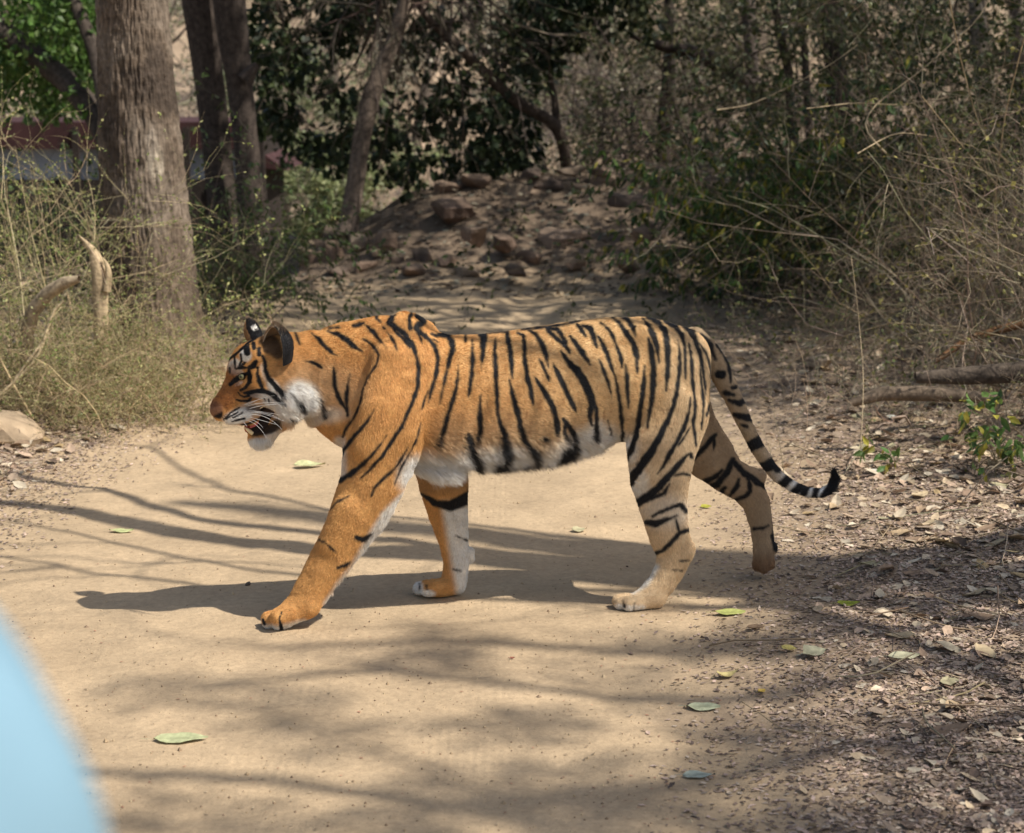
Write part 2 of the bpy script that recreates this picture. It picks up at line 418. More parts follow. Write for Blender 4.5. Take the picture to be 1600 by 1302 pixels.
# ---- coat pattern, in the animal's side projection
def X(c, pts):
    x0, y0, s = CROPS[c]
    return np.array([(x0 + p[0] / s, y0 + p[1] / s, p[2] / s / 2) for p in pts])
ST = {0: [], 1: [], 2: [], 3: [], 5: []}
def s_(grp, c, *pts): ST[grp].append(X(c, pts))
c1 = [
 [(750,250,10),(790,280,28),(840,335,28),(880,370,16),(915,385,4)], [(850,235,10),(900,248,28),(960,280,36),(1010,325,34),(1065,360,8)],
 [(1070,280,8),(1110,305,18),(1150,345,22),(1168,385,20),(1150,440,16),(1105,520,12),(1070,600,12),(1055,680,13),(1015,770,14),(960,850,14),(945,890,8)],
 [(1085,195,10),(1130,235,26),(1160,275,20),(1195,310,14),(1212,335,4)], [(1215,235,6),(1245,270,18),(1270,320,12),(1282,350,4)],
 [(1290,95,24),(1260,130,44),(1240,180,42),(1270,210,34),(1320,240,34),(1350,280,32),(1385,330,28),(1405,400,24),(1415,480,22),(1410,570,20),(1385,660,20),(1350,740,22),(1310,830,24),(1250,920,24),(1190,1010,22),(1120,1090,18),(1050,1155,6)],
 [(1250,195,24),(1275,240,22),(1320,280,20),(1350,315,14),(1362,335,4)],
 [(1370,115,20),(1355,160,28),(1365,215,24)],
 [(1420,140,60),(1440,170,50),(1400,210,36),(1430,245,26),(1480,280,26),(1520,330,28),(1538,400,28),(1530,480,26),(1510,560,20),(1490,620,16),(1478,675,6)],
 [(1410,240,6),(1430,280,14),(1442,320,4)], [(885,455,8),(890,510,22),(895,580,28),(915,640,26),(945,690,20),(965,725,10)],
 [(988,500,5),(975,570,20),(965,650,24),(970,720,20),(975,760,10)], [(1138,725,5),(1100,790,14),(1040,860,20),(990,920,24),(950,975,26),(942,1000,14)],
 [(1215,885,5),(1180,940,16),(1120,1010,20),(1050,1080,28),(980,1130,36),(930,1165,36)],
 [(1350,955,5),(1315,1020,12),(1270,1090,14),(1200,1150,16),(1140,1210,14),(1120,1260,6)],
 [(1475,610,10),(1450,670,14),(1435,720,10)], [(1428,810,8),(1400,920,12),(1350,1010,12),(1310,1080,12),(1265,1190,5)],
 [(710,420,6),(750,425,16),(790,445,24),(815,465,8)], [(640,235,10),(655,270,20),(670,310,14)],
 [(800,650,10),(820,700,24),(840,765,16)], [(630,620,14),(680,690,26),(690,740,14)], [(610,770,20),(630,790,20)],
 [(1155,150,20),(1180,178,14)], [(1010,200,20),(1050,190,24),(1075,185,14)], [(1195,210,10),(1205,218,10)],[(860,215,12),(920,212,12)]]
for p in c1: s_(0, 1, *p)
c2 = [
 [(340,255,20),(400,265,30),(425,300,40),(430,350,34),(410,410,26),(395,480,20),(375,560,18),(360,640,14),(348,690,4)],
 [(468,445,5),(460,530,20),(450,600,24),(430,670,22),(405,740,24),(385,820,34),(360,900,34),(345,950,20)],
 [(553,290,12),(555,400,30),(548,500,30),(538,590,24),(528,645,6)], [(510,265,16),(510,300,10)],
 [(600,255,30),(625,270,50),(620,330,36),(615,400,26),(608,480,6)], [(590,250,10),(665,250,10)],
 [(697,280,5),(692,340,24),(697,450,30),(703,560,30),(708,650,26),(710,740,16),(730,820,24),(755,880,46),(765,960,60),(755,1020,60)],
 [(770,245,24),(778,290,34),(790,370,30),(797,440,28),(803,525,5)],
 [(785,535,5),(800,610,26),(825,700,34),(845,780,34),(860,850,36),(880,910,36),(920,960,50),(945,1010,50),(940,1050,40)],
 [(835,240,16),(870,260,30),(880,310,30),(878,390,26),(890,470,28),(905,560,32),(925,640,28),(935,690,6)],
 [(900,225,12),(950,255,22),(985,310,30),(1010,370,32),(1025,440,14),(1030,460,4)], [(970,405,6),(1000,460,24),(1025,520,20),(1035,548,4)],
 [(940,515,8),(975,570,28),(1020,640,38),(1060,710,38),(1080,790,36),(1085,850,36),(1088,885,16)],
 [(1020,215,20),(1040,245,26),(1080,280,22),(1120,310,20),(1155,355,20),(1165,375,6)], [(1020,215,16),(1080,220,22),(1110,250,28),(1130,300,30),(1150,345,20)],
 [(1055,430,6),(1080,480,30),(1120,560,38),(1155,640,38),(1185,700,30),(1205,740,6)],
 [(1110,360,10),(1150,420,40),(1210,480,50),(1260,560,56),(1295,640,56),(1300,700,44),(1285,760,30),(1300,820,16)], [(1300,660,40),(1330,720,26),(1330,800,26),(1332,900,36)],
 [(1165,265,10),(1200,310,34),(1240,365,36),(1275,420,24),(1288,442,6)], [(1210,195,20),(1240,230,30),(1262,262,12)], [(1240,195,12),(1290,215,34),(1310,260,36),(1330,335,8)],
 [(1340,265,10),(1370,320,26),(1400,390,30),(1425,460,24),(1435,500,8)],
 [(1355,180,8),(1400,215,24),(1430,260,24),(1445,300,16),(1465,350,20),(1485,410,28),(1488,455,8)],
 [(1345,410,6),(1375,480,24),(1400,550,26),(1420,620,16),(1425,658,4)], [(1415,145,12),(1470,180,28),(1520,250,32),(1560,310,36),(1580,380,34),(1585,500,6)],
 [(1440,490,6),(1460,580,22),(1475,680,24),(1485,780,26),(1495,870,20),(1485,930,20)], [(1510,440,10),(1520,520,30),(1523,620,26),(1530,710,6)],
 [(1400,790,6),(1415,850,14),(1425,890,4)], [(1460,135,20),(1520,160,32),(1555,200,34),(1575,265,8)], [(605,630,6),(600,700,24),(602,780,32),(605,860,30),(590,920,20)],
 [(530,880,30),(540,940,60),(560,1010,60),(580,1080,60)], [(1120,780,20),(1160,830,36),(1195,890,34),(1190,960,50),(1120,1000,80),(1090,1040,60)], [(1140,800,24),(1130,870,24),(1150,920,24)],
 [(1000,905,24),(1030,908,24)], [(700,1050,60),(760,1070,50),(850,1080,40)],[(860,1060,50),(940,1080,50),(1060,1060,50)],
 [(860,225,12),(950,215,14),(1050,203,14),(1150,188,14),(1250,163,14),(1300,152,14),(1400,138,14),(1450,128,14)], [(440,250,8),(700,245,8),(760,240,12)],
 [(300,250,14),(335,262,18)],[(310,285,8),(335,300,8)]]
for p in c2: s_(0, 2, *p)
c3 = [
 [(370,130,10),(410,175,28),(440,230,30),(460,300,26),(472,390,5)], [(410,250,10),(430,320,34),(438,400,34),(440,480,34),(435,570,34),(420,660,28),(405,760,6)],
 [(390,410,6),(385,500,26),(375,600,28),(360,700,30),(345,790,30),(320,870,34),(292,940,20)], [(400,135,20),(470,160,34),(505,210,34),(520,300,32),(522,400,28),(518,480,22),(512,550,5)],
 [(500,155,16),(560,185,30),(600,230,26),(618,300,18),(622,400,16),(620,480,4)],
 [(578,260,5),(590,340,18),(588,440,22),(575,540,22),(555,630,24),(520,720,28),(475,810,34),(430,890,44),(380,960,50),(330,1030,50),(312,1080,30)],
 [(600,180,20),(650,210,36),(680,270,24),(705,340,20),(718,430,16),(730,500,12),(736,570,4)], [(640,280,6),(655,370,18),(660,460,20),(668,550,18),(676,640,16),(665,740,18),(675,790,20),(682,860,10)],
 [(700,280,8),(740,340,14),(765,420,14),(770,520,14),(765,600,12),(740,690,10)], [(705,410,6),(712,500,14),(722,590,16),(720,680,14),(712,770,6)],
 [(650,590,6),(640,680,16),(610,770,24),(570,850,26),(530,910,26),(495,980,20),(465,1020,6)], [(650,755,6),(610,820,14),(580,860,14)],
 [(655,925,20),(650,908,20),(630,915,20),(580,970,32),(530,1030,36),(470,1100,44),(410,1150,50),(355,1185,50)], [(530,1080,8),(500,1130,24),(430,1160,24)], [(560,1030,10),(610,1020,20),(645,1030,16)],
 [(240,130,10),(380,115,14),(480,140,16)]]
for p in c3: s_(0, 3, *p)
for p in [[(380,640,14),(440,610,20),(500,585,30),(550,570,30),(580,610,30)], [(345,675,30),(400,685,44),(460,665,34),(525,635,14)], [(405,860,24),(450,840,26),(500,790,26),(545,740,30),(600,720,30)],
          [(520,650,10),(530,700,16),(545,740,16)], [(545,910,8),(600,903,8)], [(505,960,6),(560,965,6)]]: s_(0, 5, *p)
for p in [[(545,385,6),(590,340,14),(665,300,6)], [(470,575,8),(510,590,14),(550,630,16),(580,655,6)], [(705,560,30),(750,575,30),(800,540,12)], [(590,750,16),(640,735,22),(665,715,8)]]: s_(0, 4, *p)
# face
c7 = [[(845,560,60),(850,640,60)], [(900,660,30),(945,780,62),(950,900,60),(1000,1020,66),(1090,1120,70),(1200,1230,80),(1260,1310,40)], [(830,840,20),(830,960,44),(850,1060,66),(890,1140,56),(910,1200,50)],
 [(700,850,60),(760,820,90),(800,750,50)], [(690,900,50),(710,980,60),(700,1080,54),(640,1160,44),(560,1200,30)], [(400,1110,44),(470,1050,76),(540,1000,84),(620,950,60),(690,930,50)],
 [(510,860,22),(580,840,56),(650,850,20)], [(560,830,20),(630,770,26)], [(660,560,90),(665,620,80)], [(760,480,60),(770,540,50)], [(570,650,26),(580,740,22),(540,820,18),(500,870,14)],
 [(470,690,20),(480,780,20),(480,860,16)], [(400,850,18),(400,930,16)], [(340,800,14),(430,690,22),(560,570,26),(700,450,24),(860,370,18)], [(450,680,16),(560,590,20),(620,540,20),(700,490,16)], [(600,470,10),(720,400,20),(800,380,20)],
 [(620,1240,30),(760,1220,50),(900,1200,50),(1000,1240,60),(1100,1300,60)]]
for p in c7: s_(0, 7, *p)
c8 = [[(500,250,14),(570,270,30),(680,265,34),(730,220,30)], [(560,180,14),(620,200,24),(700,180,26)], [(680,160,24),(800,120,40),(950,120,50),(1060,160,56),(1140,220,70),(1250,290,50)], [(520,130,14),(560,180,20)],
 [(1000,230,20),(1010,270,20)], [(930,220,14),(950,250,14)], [(300,560,20),(420,440,24),(540,370,14)], [(310,555,16),(420,500,24),(520,440,14)], [(440,530,16),(540,480,20),(600,440,14)], [(430,590,14),(520,560,24),(620,540,30)],
 [(1380,180,24),(1480,260,50),(1540,360,50),(1520,450,40)], [(1340,540,36),(1370,560,50)], [(1110,560,24),(1160,560,24)]]
for p in c8: s_(0, 8, *p)
# far fore leg
for Q in ([(436,968,1.2),(439,978,2.2),(440,986,2.6)], [(411,968,1.5),(413,975,2.0)], [(973,939,1.2),(976,948,1.8)], [(991,943,1.2),(990,954,1.8)], [(440,957,.5),(436,968,1.0)]): ST[0].append(np.array(Q, float))  # claws, plus crease shade between the toes painted as dark lines
for Q in ([(666,915,1.8),(667,921,2.0)], [(655,912,1.2),(656,920,1.4)]): ST[1].append(np.array(Q, float))  # claws and painted toe-gap shade on the far paw
s_(1, 4, (1110,290,12),(1150,310,24),(1200,345,44),(1290,365,62),(1420,310,84)); s_(1, 4, (1330,550,6),(1400,580,10)); s_(1, 4, (1310,760,8),(1360,770,8))
# far hind leg
for p in [[(790,800,24),(730,870,30),(670,935,30)], [(785,830,14),(782,890,10)], [(650,1075,26),(720,1070,36),(790,1040,30),(830,1000,16)], [(740,1100,30),(800,1080,40),(860,1010,36),(890,940,30)],
          [(890,950,30),(960,1020,34),(1020,1060,34),(1075,1100,24)], [(820,1140,30),(845,1100,20)], [(880,1140,20),(915,1090,28),(925,1050,16)], [(910,1165,24),(960,1150,24),(990,1120,24),(985,1060,20),(970,1040,10)]]: s_(2, 3, *p)
s_(2, 5, (990,715,16),(1040,710,18),(1075,695,8)); s_(2, 5, (1095,500,20),(1105,650,14),(1105,760,14))
# tail bands
for p in [[(710,230,20),(760,290,34),(790,370,20)], [(830,320,14),(870,420,20),(880,500,10)], [(800,290,14),(870,380,22),(930,480,22),(970,590,24)], [(815,455,50),(830,455,50)], [(890,535,26),(905,530,26)],
          [(850,560,30),(895,572,30)], [(870,600,20),(930,625,36),(970,590,30)], [(900,685,24),(960,700,44),(1020,705,44)], [(990,650,24),(1000,690,24)], [(940,740,20),(970,755,20)], [(985,870,60),(1080,815,80)],
          [(1060,985,60),(1150,950,70)], [(1140,940,50),(1150,990,50)], [(1170,1085,50),(1225,1030,50)], [(1240,1130,45),(1290,1070,50)], [(1290,1140,40),(1320,1080,40)], [(1350,1160,36),(1375,1090,34)],
          [(1410,1150,50),(1440,1120,60),(1480,1080,90),(1470,1010,90),(1460,970,80)]]: s_(3, 3, *p)
s_(2, 5, (1100, 760, 30), (1125, 830, 40))
def dist_poly(u, v, P, wob=0.0):
    """signed distance in px to a tapered polyline with half width P[:,2]: negative inside"""
    out = np.full(len(u), 1e3)
    for a, b in zip(P[:-1], P[1:]):
        dx, dy = b[0] - a[0], b[1] - a[1]; L = dx * dx + dy * dy + 1e-9
        t = np.clip(((u - a[0]) * dx + (v - a[1]) * dy) / L, 0, 1)
        d = np.hypot(u - a[0] - dx * t, v - a[1] - dy * t) - (a[2] + (b[2] - a[2]) * t)
        out = np.minimum(out, d)
    return out
def blob(u, v, cx, cy, rx, ry, soft=.5, ang=0.0):
    ca, sa = math.cos(ang), math.sin(ang)
    x = ((u - cx) * ca + (v - cy) * sa) / rx; y = (-(u - cx) * sa + (v - cy) * ca) / ry
    return 1 - sstep(1 - soft, 1 + soft, np.hypot(x, y))
def mixc(C, m, c):
    return C + (np.array(c)[None, :] - C) * m[:, None]
OR = (.60, .325, .115); TAN = (.62, .415, .205); CR = (.66, .53, .37); WH = (.76, .73, .68); BK = (.014, .014, .016); DK = (.11, .055, .028)
def poly(pts, rr): return np.array([(a, b, rr) for a, b in pts], float)
def coat(P, grp):
    """base colour of the coat at world points"""
    u, v = UV(P)
    n1 = fbm(P * 9, 3, 5); n2 = fbm(P * 60, 2, 9)
    v2 = v + (n1 - .5) * 26
    C = np.tile(np.array(OR), (len(P), 1))
    C = mixc(C, sstep(620, 960, u) * .95, TAN)
    C = mixc(C, sstep(620, 720, v2) * sstep(660, 700, u) * .55, CR)
    C = mixc(C, blob(u, v, 620, 590, 60, 80, .6) * .25, (.56, .27, .10))
    C = mixc(C, blob(u, v, 1085, 620, 50, 130, .5) * .55, (.58, .45, .29))
    # head and neck
    C = mixc(C, blob(u, v, 455, 585, 26, 34, .5) * .45, (.60, .36, .16))
    C = mixc(C, blob(u, v, 500, 610, 60, 40, .6) * .35, CR)
    b = grp == 0
    white = np.zeros(len(P))
    def Wt(m, k=1.0):
        nonlocal white
        white = np.maximum(white, m * k)
    Wt(1 - sstep(10, 34, dist_poly(u, v2, poly([(648,742),(690,732),(740,728),(790,730)], 4))))
    Wt(1 - sstep(4, 28, dist_poly(u, v2, poly([(790,733),(850,724),(900,706),(935,688),(972,702)], 8))), .9)
    Wt(1 - sstep(-2, 9, dist_poly(u, v, poly([(640,770),(603,808),(578,850),(556,888),(535,915),(515,945)], 6))), .9)
    Wt(1 - sstep(-2, 9, dist_poly(u, v, poly([(531,690),(533,740)], 5))), .7)
    Wt(blob(u, v, 472, 622, 30, 26, .35, .5)); Wt(blob(u, v, 452, 640, 26, 20, .4, .3), .85); Wt(blob(u, v, 432, 612, 10, 24, .3, -.6), .85)
    Wt(blob(u, v, 500, 648, 40, 14, .5), .6)
    Wt(blob(u, v, 408, 697, 28, 12, .25)); Wt(blob(u, v, 428, 684, 20, 14, .4, -.7), .75); Wt(blob(u, v, 374, 650, 28, 12, .3, -.4)); Wt(blob(u, v, 428, 628, 20, 16, .4, .5), .8); Wt(1 - sstep(-2, 4, dist_poly(u, v, poly([(409,572),(413,590),(424,606)], 2))), .5); Wt(blob(u, v, 368, 574, 11, 13, .25, .4)); Wt(blob(u, v, 384, 556, 9, 10, .3)); Wt(blob(u, v, 374, 582, 7, 5, .3), .8)
    Wt(blob(u, v, 373, 600, 7, 3, .3, -.5), .8); Wt(blob(u, v, 410, 619, 22, 5, .3, .15), .85); Wt(blob(u, v, 398, 640, 24, 12, .35), .5)
    Wt(blob(u, v, 404, 612, 12, 4, .4), .5)
    Wt(blob(u, v, 995, 755, 18, 26, .5, -.3), .8); Wt(blob(u, v, 1040, 800, 40, 26, .5), .35); Wt(1 - sstep(-2, 7, dist_poly(u, v, poly([(1026,886),(1010,912),(990,924)], 2))), .8)
    Wt(1 - sstep(-1, 8, dist_poly(u, v, poly([(413,982),(432,984),(452,980),(475,974)], 3))), .9); Wt(blob(u, v, 402, 972, 6, 8, .4), .7)
    Wt(1 - sstep(-1, 7, dist_poly(u, v, poly([(966,950),(985,953),(1003,952)], 3))), .85)
    white[~b] = 0
    C = mixc(C, white, WH)
    # nose bridge: rusty, speckled, dark pad
    C = np.where(b[:, None], mixc(C, blob(u, v, 352, 612, 20, 42, .4, .45) * .75, (.33, .125, .04)), C)
    C = np.where(b[:, None], mixc(C, blob(u, v, 335, 640, 13, 13, .35) * .8, (.17, .085, .06)), C)
    C = np.where(b[:, None], mixc(C, blob(u, v, 388, 616, 18, 12, .5) * .6, (.16, .06, .02)), C)
    C = np.where(b[:, None], mixc(C, blob(u, v, 404, 640, 22, 6, .4, .1) * .8, (.08, .06, .055)), C)
    C = np.where(b[:, None], mixc(C, (1 - sstep(-1, 3, dist_poly(u, v, poly([(434,662),(422,671),(398,676)], 6)))) * .95, (.022, .015, .014)), C)
    C = np.where(b[:, None], mixc(C, (1 - sstep(-3, 4, dist_poly(u, v, np.array([(414,530,9.),(424,540,14.),(434,552,9.)])))) * .9, (.07, .042, .026)), C)
    # far fore leg: orange front, white rear and band
    f1 = grp == 1
    if f1.any():
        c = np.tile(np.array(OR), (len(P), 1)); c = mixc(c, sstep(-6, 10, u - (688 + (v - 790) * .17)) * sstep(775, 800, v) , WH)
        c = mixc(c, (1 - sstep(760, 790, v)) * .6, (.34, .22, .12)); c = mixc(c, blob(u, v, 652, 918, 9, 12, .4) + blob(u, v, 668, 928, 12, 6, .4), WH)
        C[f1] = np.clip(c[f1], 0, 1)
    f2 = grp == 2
    C[f2] = mixc(C, np.full(len(P), .75), (.36, .26, .17))[f2]  # shade on the far hind leg mixed into its coat colour
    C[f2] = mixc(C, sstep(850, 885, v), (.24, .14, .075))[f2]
    f3 = grp == 3
    C[f3] = mixc(np.tile(np.array((.44, .33, .21)), (len(P), 1)), sstep(1190, 1250, u), WH)[f3]
    sp = sstep(.60, .70, fbm(P * 190, 2, 13)) * blob(u, v, 356, 618, 26, 46, .4, .45)
    C = np.where(b[:, None], mixc(C, sp * .55, (.16, .06, .025)), C)
    sp = sstep(.55, .7, fbm(P * 75, 2, 14)) * blob(u, v, 420, 600, 50, 60, .4) * .22
    C = np.where(b[:, None], mixc(C, sp, (.25, .13, .06)), C)
    # soft rusty freckles on the flank
    fr = sstep(.66, .74, fbm(P * 85, 2, 3)) * blob(u, v, 930, 650, 180, 60, .5)
    C = mixc(C, fr * .35, (.28, .11, .04))
    # stripes
    dk = np.zeros(len(P))
    rag = (n2 - .5) * 3.4 + (n1 - .5) * 2.0
    for g in (0, 1, 2, 3):
        sel = np.where((grp == g))[0]
        if len(sel) == 0: continue
        us, vs, rg = u[sel], v[sel], rag[sel]
        o = np.zeros(len(sel))
        for Q in ST[g]:
            pad = Q[:, 2].max() + 5
            m = (us > Q[:, 0].min() - pad) & (us < Q[:, 0].max() + pad) & (vs > Q[:, 1].min() - pad) & (vs < Q[:, 1].max() + pad)
            if not m.any(): continue
            head = Q[:, 0].mean() < 460 and g == 0
            d = dist_poly(us[m], vs[m], Q) + rg[m] * (.35 if head else 1.0) - (.45 if head else .15)
            so_ = .6 if head else 1.9
            o[m] = np.maximum(o[m], 1 - sstep(-so_, so_ + .2, d))
        dk[sel] = o
    C = mixc(C, dk, BK)
    # nostril, lips, mouth lining
    C = np.where(b[:, None], mixc(C, 1 - sstep(-1, 1.5, dist_poly(u, v, np.array([(336.5,651,2.0),(343,650,4.5),(346,646,2.2)]))), (.012, .008, .008)), C)
    C = np.where(b[:, None], mixc(C, 1 - sstep(-1, 2, dist_poly(u, v, poly([(378,664),(388,662),(405,655),(425,650)], 1.6))), (.02, .014, .014)), C)
    mo = grp == 4
    cm = np.tile(np.array((.018, .012, .013)), (len(P), 1))
    cm = mixc(cm, blob(u, v, 382, 670, 8, 8, .35), (.30, .045, .03)); cm = mixc(cm, blob(u, v, 420, 640, 16, 8, .4), (.10, .07, .06))
    C[mo] = cm[mo]
    return np.clip(C, 0, 1), u, v, white
TC, TU, TVv, TWh = coat(TV, group_id)

def fur_len(u, v, grp, N):
    L = np.full(len(u), .0080)
    und = sstep(-.05, .6, -N[:, 2])
    bel = sstep(640, 665, u) * (1 - sstep(925, 985, u)) * sstep(665, 715, v) * (1 - sstep(760, 775, v))
    L = np.where(grp == 0, L + .034 * und * bel + .014 * bel, L)
    L = L + np.where(grp == 0, (1 - sstep(0, 14, dist_poly(u, v, poly([(612,800),(580,850),(540,905),(515,945)], 4)))) * .010, 0)
    L = L + np.where(grp == 0, blob(u, v, 470, 632, 40, 28, .4) * .026 + blob(u, v, 440, 655, 22, 14, .4) * .012, 0)
    L = L + np.where(grp == 0, blob(u, v, 408, 694, 24, 10, .4) * .016, 0)
    face = ((u < 425) & (v < 665) & (grp == 0))
    L = np.where(face, .0050 + .005 * sstep(370, 425, u), L)
    L = np.where((u < 352) & (v > 636), .0008, L)
    L = np.where(grp == 1, .009, L); L = np.where(grp == 2, .008, L)
    L = np.where(grp == 3, .009 + .014 * sstep(1285, 1303, u), L)
    L = np.where((v > 925) & (grp <= 1), .0045, L)
    L = np.where(grp == 4, .0001, L)
    return L

def fur_mat(name):
    m, t, b = new_mat(name)
    at = t.nodes.new('ShaderNodeAttribute'); at.attribute_name = 'Col'
    t.links.new(at.outputs['Color'], b.inputs['Base Color'])
    b.inputs['Roughness'].default_value = .55; b.inputs['Specular IOR Level'].default_value = .35
    return m
M_SKIN = mat_attr('tiger_skin', rough=.75, noise=.10, nscale=220, bump=.0015, bscale=220)
M_FUR = fur_mat('tiger_fur')
tiger = empty('tiger', (0.05, 6.3, 0.0), 'striped orange tiger walking across the dirt road with its mouth open', 'tiger')
body = add('body', TV, TF, TC, mat=M_SKIN, parent=tiger)

def hairs(name, R, Nn, Fl, L, C, parent, mat, rad=.00036, lift=.25, droop=0.0, K=4, jit=.35):
    n = len(R); rs = np.random.default_rng(len(R))
    tan = Fl - (Fl * Nn).sum(1, keepdims=True) * Nn; tan = unit(tan)
    cl = np.stack([fbm(R * 45, 2, 21 + k) - .5 for k in range(3)], 1)
    tan = unit(tan + rs.normal(0, jit * .5, (n, 3)) + cl * 1.0)
    d0 = unit(tan + Nn * (lift + rs.uniform(0, .35, (n, 1)))); d1 = unit(tan * 1.1 + Nn * .05 + np.array([0, 0, -1]) * droop * (L[:, None] > .02))
    t = np.linspace(0, 1, K)
    P = R[:, None] + L[:, None, None] * (d0[:, None] * (t * (1 - .5 * t))[None, :, None] + d1[:, None] * (.5 * t * t)[None, :, None])
    P[:, :, 2] = np.maximum(P[:, :, 2], .002)
    cu = bpy.data.hair_curves.new(name); cu.add_curves([K] * n)
    cu.position_data.foreach_set('vector', P.astype(np.float32).ravel())
    ra = cu.attributes.get('radius') or cu.attributes.new('radius', 'FLOAT', 'POINT')
    rr = (rad * (1 + L[:, None] * 10) * (1 - .8 * t[None, :])).astype(np.float32)
    ra.data.foreach_set('value', rr.ravel())
    ca = cu.attributes.new('Col', 'FLOAT_COLOR', 'CURVE')
    c4 = np.ones((n, 4), np.float32); c4[:, :3] = C
    ca.data.foreach_set('color', c4.ravel())
    cu.materials.append(mat)
    o = bpy.data.objects.new(name, cu)
    link(o, parent, kind='stuff')
    return o
NH = 620000
rs = np.random.default_rng(3)
headw = np.where((TU < 500) & (group_id == 0), 2.6, 1.0) * np.where(group_id == 4, 0.0, 1.0) * np.where((TU < 350) & (TVv > 636), .1, 1)
pw = farea * headw[TF[:, 0]] * np.where(TN[TF[:, 0], 1] < .25, 1.5, .7)
fi = rs.choice(len(TF), NH, p=pw / pw.sum())
a_ = rs.random(NH)[:, None]; b_ = rs.random(NH)[:, None]
q = TF[fi]
bil = lambda A: (A[q[:, 0]] * (1 - a_) + A[q[:, 1]] * a_) * (1 - b_) + (A[q[:, 3]] * (1 - a_) + A[q[:, 2]] * a_) * b_
HR = bil(TV); HN = unit(bil(TN)); HF = unit(bil(flow)); HG = group_id[q[:, 0]]
hu, hv = UV(HR)
HL = fur_len(hu, hv, HG, HN) * rs.uniform(.7, 1.25, NH)
HC, _, _, _ = coat(HR + HF * HL[:, None] * .5, HG)
HC = np.clip(HC * (1 + rs.normal(0, .17, (NH, 1)) + .3 * (fbm(HR * 120, 2, 77)[:, None] - .5)) * 1.15, 0, .92)
keep = HL > .0015
hairs('fur', HR[keep], HN[keep], HF[keep], HL[keep], HC[keep], tiger, M_FUR, droop=.9)

# ---- ears: thin cups with a dark back
def ear(c_uvY, tip_uv, open_dir, r0, near=True):
    base = W(*c_uvY); tip = W(tip_uv[0], tip_uv[1], c_uvY[2]); ax = tip - base; Lh = np.linalg.norm(ax); ax = ax / Lh
    o = np.array(open_dir, float); o -= o.dot(ax) * ax; o /= np.linalg.norm(o); s = np.cross(ax, o)
    nu, nv = 25, 18
    V, C = [], []
    for layer in (0, 1):
        for j in range(nv):
            h = math.sin(j / (nv - 1) * math.pi / 2) ** .9
            prof = math.sin(math.pi * min(1, (.28 + .72 * h) if h < 1 else 1)) if False else (0.72 + .28 * math.sin(h * math.pi * .9)) * math.sqrt(max(0, 1 - max(0, (h - .35) / .65) ** 2.2))
            rad = r0 * max(prof, .03)
            for i in range(nu):
                th = (i / (nu - 1) - .5) * 2 * math.radians(128 - 20 * h)
                # th=0 is the back of the cup
                rr = rad + (0.0 if layer else .0035)
                p = base + ax * (h * Lh - .012 * (1 - math.cos(th)) * .6) + (-o * math.cos(th) * .75 + s * math.sin(th)) * rr
                edge = abs(th) / math.radians(128 - 20 * h)
                V.append(p)
                if layer == 0:
                    side = (-o * math.cos(th) + s * math.sin(th))[0]
                    c = BK if side > -.15 else (.30, .17, .08)
                    if .5 < h < .68 and side > -.1 and abs(th) < .5: c = WH
                else:
                    c = (.22, .15, .095)
                    if edge > .9: c = (.55, .46, .35)
                    elif h < .25: c = (.07, .042, .026)
                C.append(c)
    V = np.array(V); C = np.array(C)
    idx = np.arange(2 * nu * nv).reshape(2, nv, nu); f = []
    for j in range(nv - 1):
        for i in range(nu - 1):
            f.append([idx[0, j, i], idx[0, j, i + 1], idx[0, j + 1, i + 1], idx[0, j + 1, i]])
            f.append([idx[1, j, i], idx[1, j + 1, i], idx[1, j + 1, i + 1], idx[1, j, i + 1]])
        for e in (0, nu - 1):
            f.append([idx[0, j, e], idx[0, j + 1, e], idx[1, j + 1, e], idx[1, j, e]])
    f = np.array(f)
    e = add('ear', V, f, C, mat=M_SKIN, parent=tiger)
    # ear fur
    n = 9000; fi = rs.integers(0, len(f), n); A = rs.random((n, 1)); B = rs.random((n, 1)); qq = f[fi]
    R = (V[qq[:, 0]] * (1 - A) + V[qq[:, 1]] * A) * (1 - B) + (V[qq[:, 3]] * (1 - A) + V[qq[:, 2]] * A) * B
    fnn = unit(np.cross(V[qq[:, 2]] - V[qq[:, 0]], V[qq[:, 3]] - V[qq[:, 1]]))
    cc = C[qq[:, 0]] * (1 + rs.normal(0, .25, (n, 1)))
    hgt = ((R - base) @ ax) / Lh
    outn = unit(R - base - ((R - base) @ ax)[:, None] * ax)
    lay = (fnn * outn).sum(1) > 0
    inner = qq[:, 0] >= nu * nv
    nn = np.where(inner[:, None], -outn, outn)
    hairs('ear_fur', R, nn, np.tile(ax, (n, 1)), np.where(inner, .012, .006) * rs.uniform(.5, 1.2, n), np.clip(cc * 1.1, 0, 1), e if False else tiger, M_FUR, lift=.25)
    return e
ye = float(Ycen(430))
ear((438, 565, ye - .066), (427, 507), (-.72, -.72, .12), .056)
ear((402, 538, ye + .055), (386, 499), (-.75, .55, .2), .027)

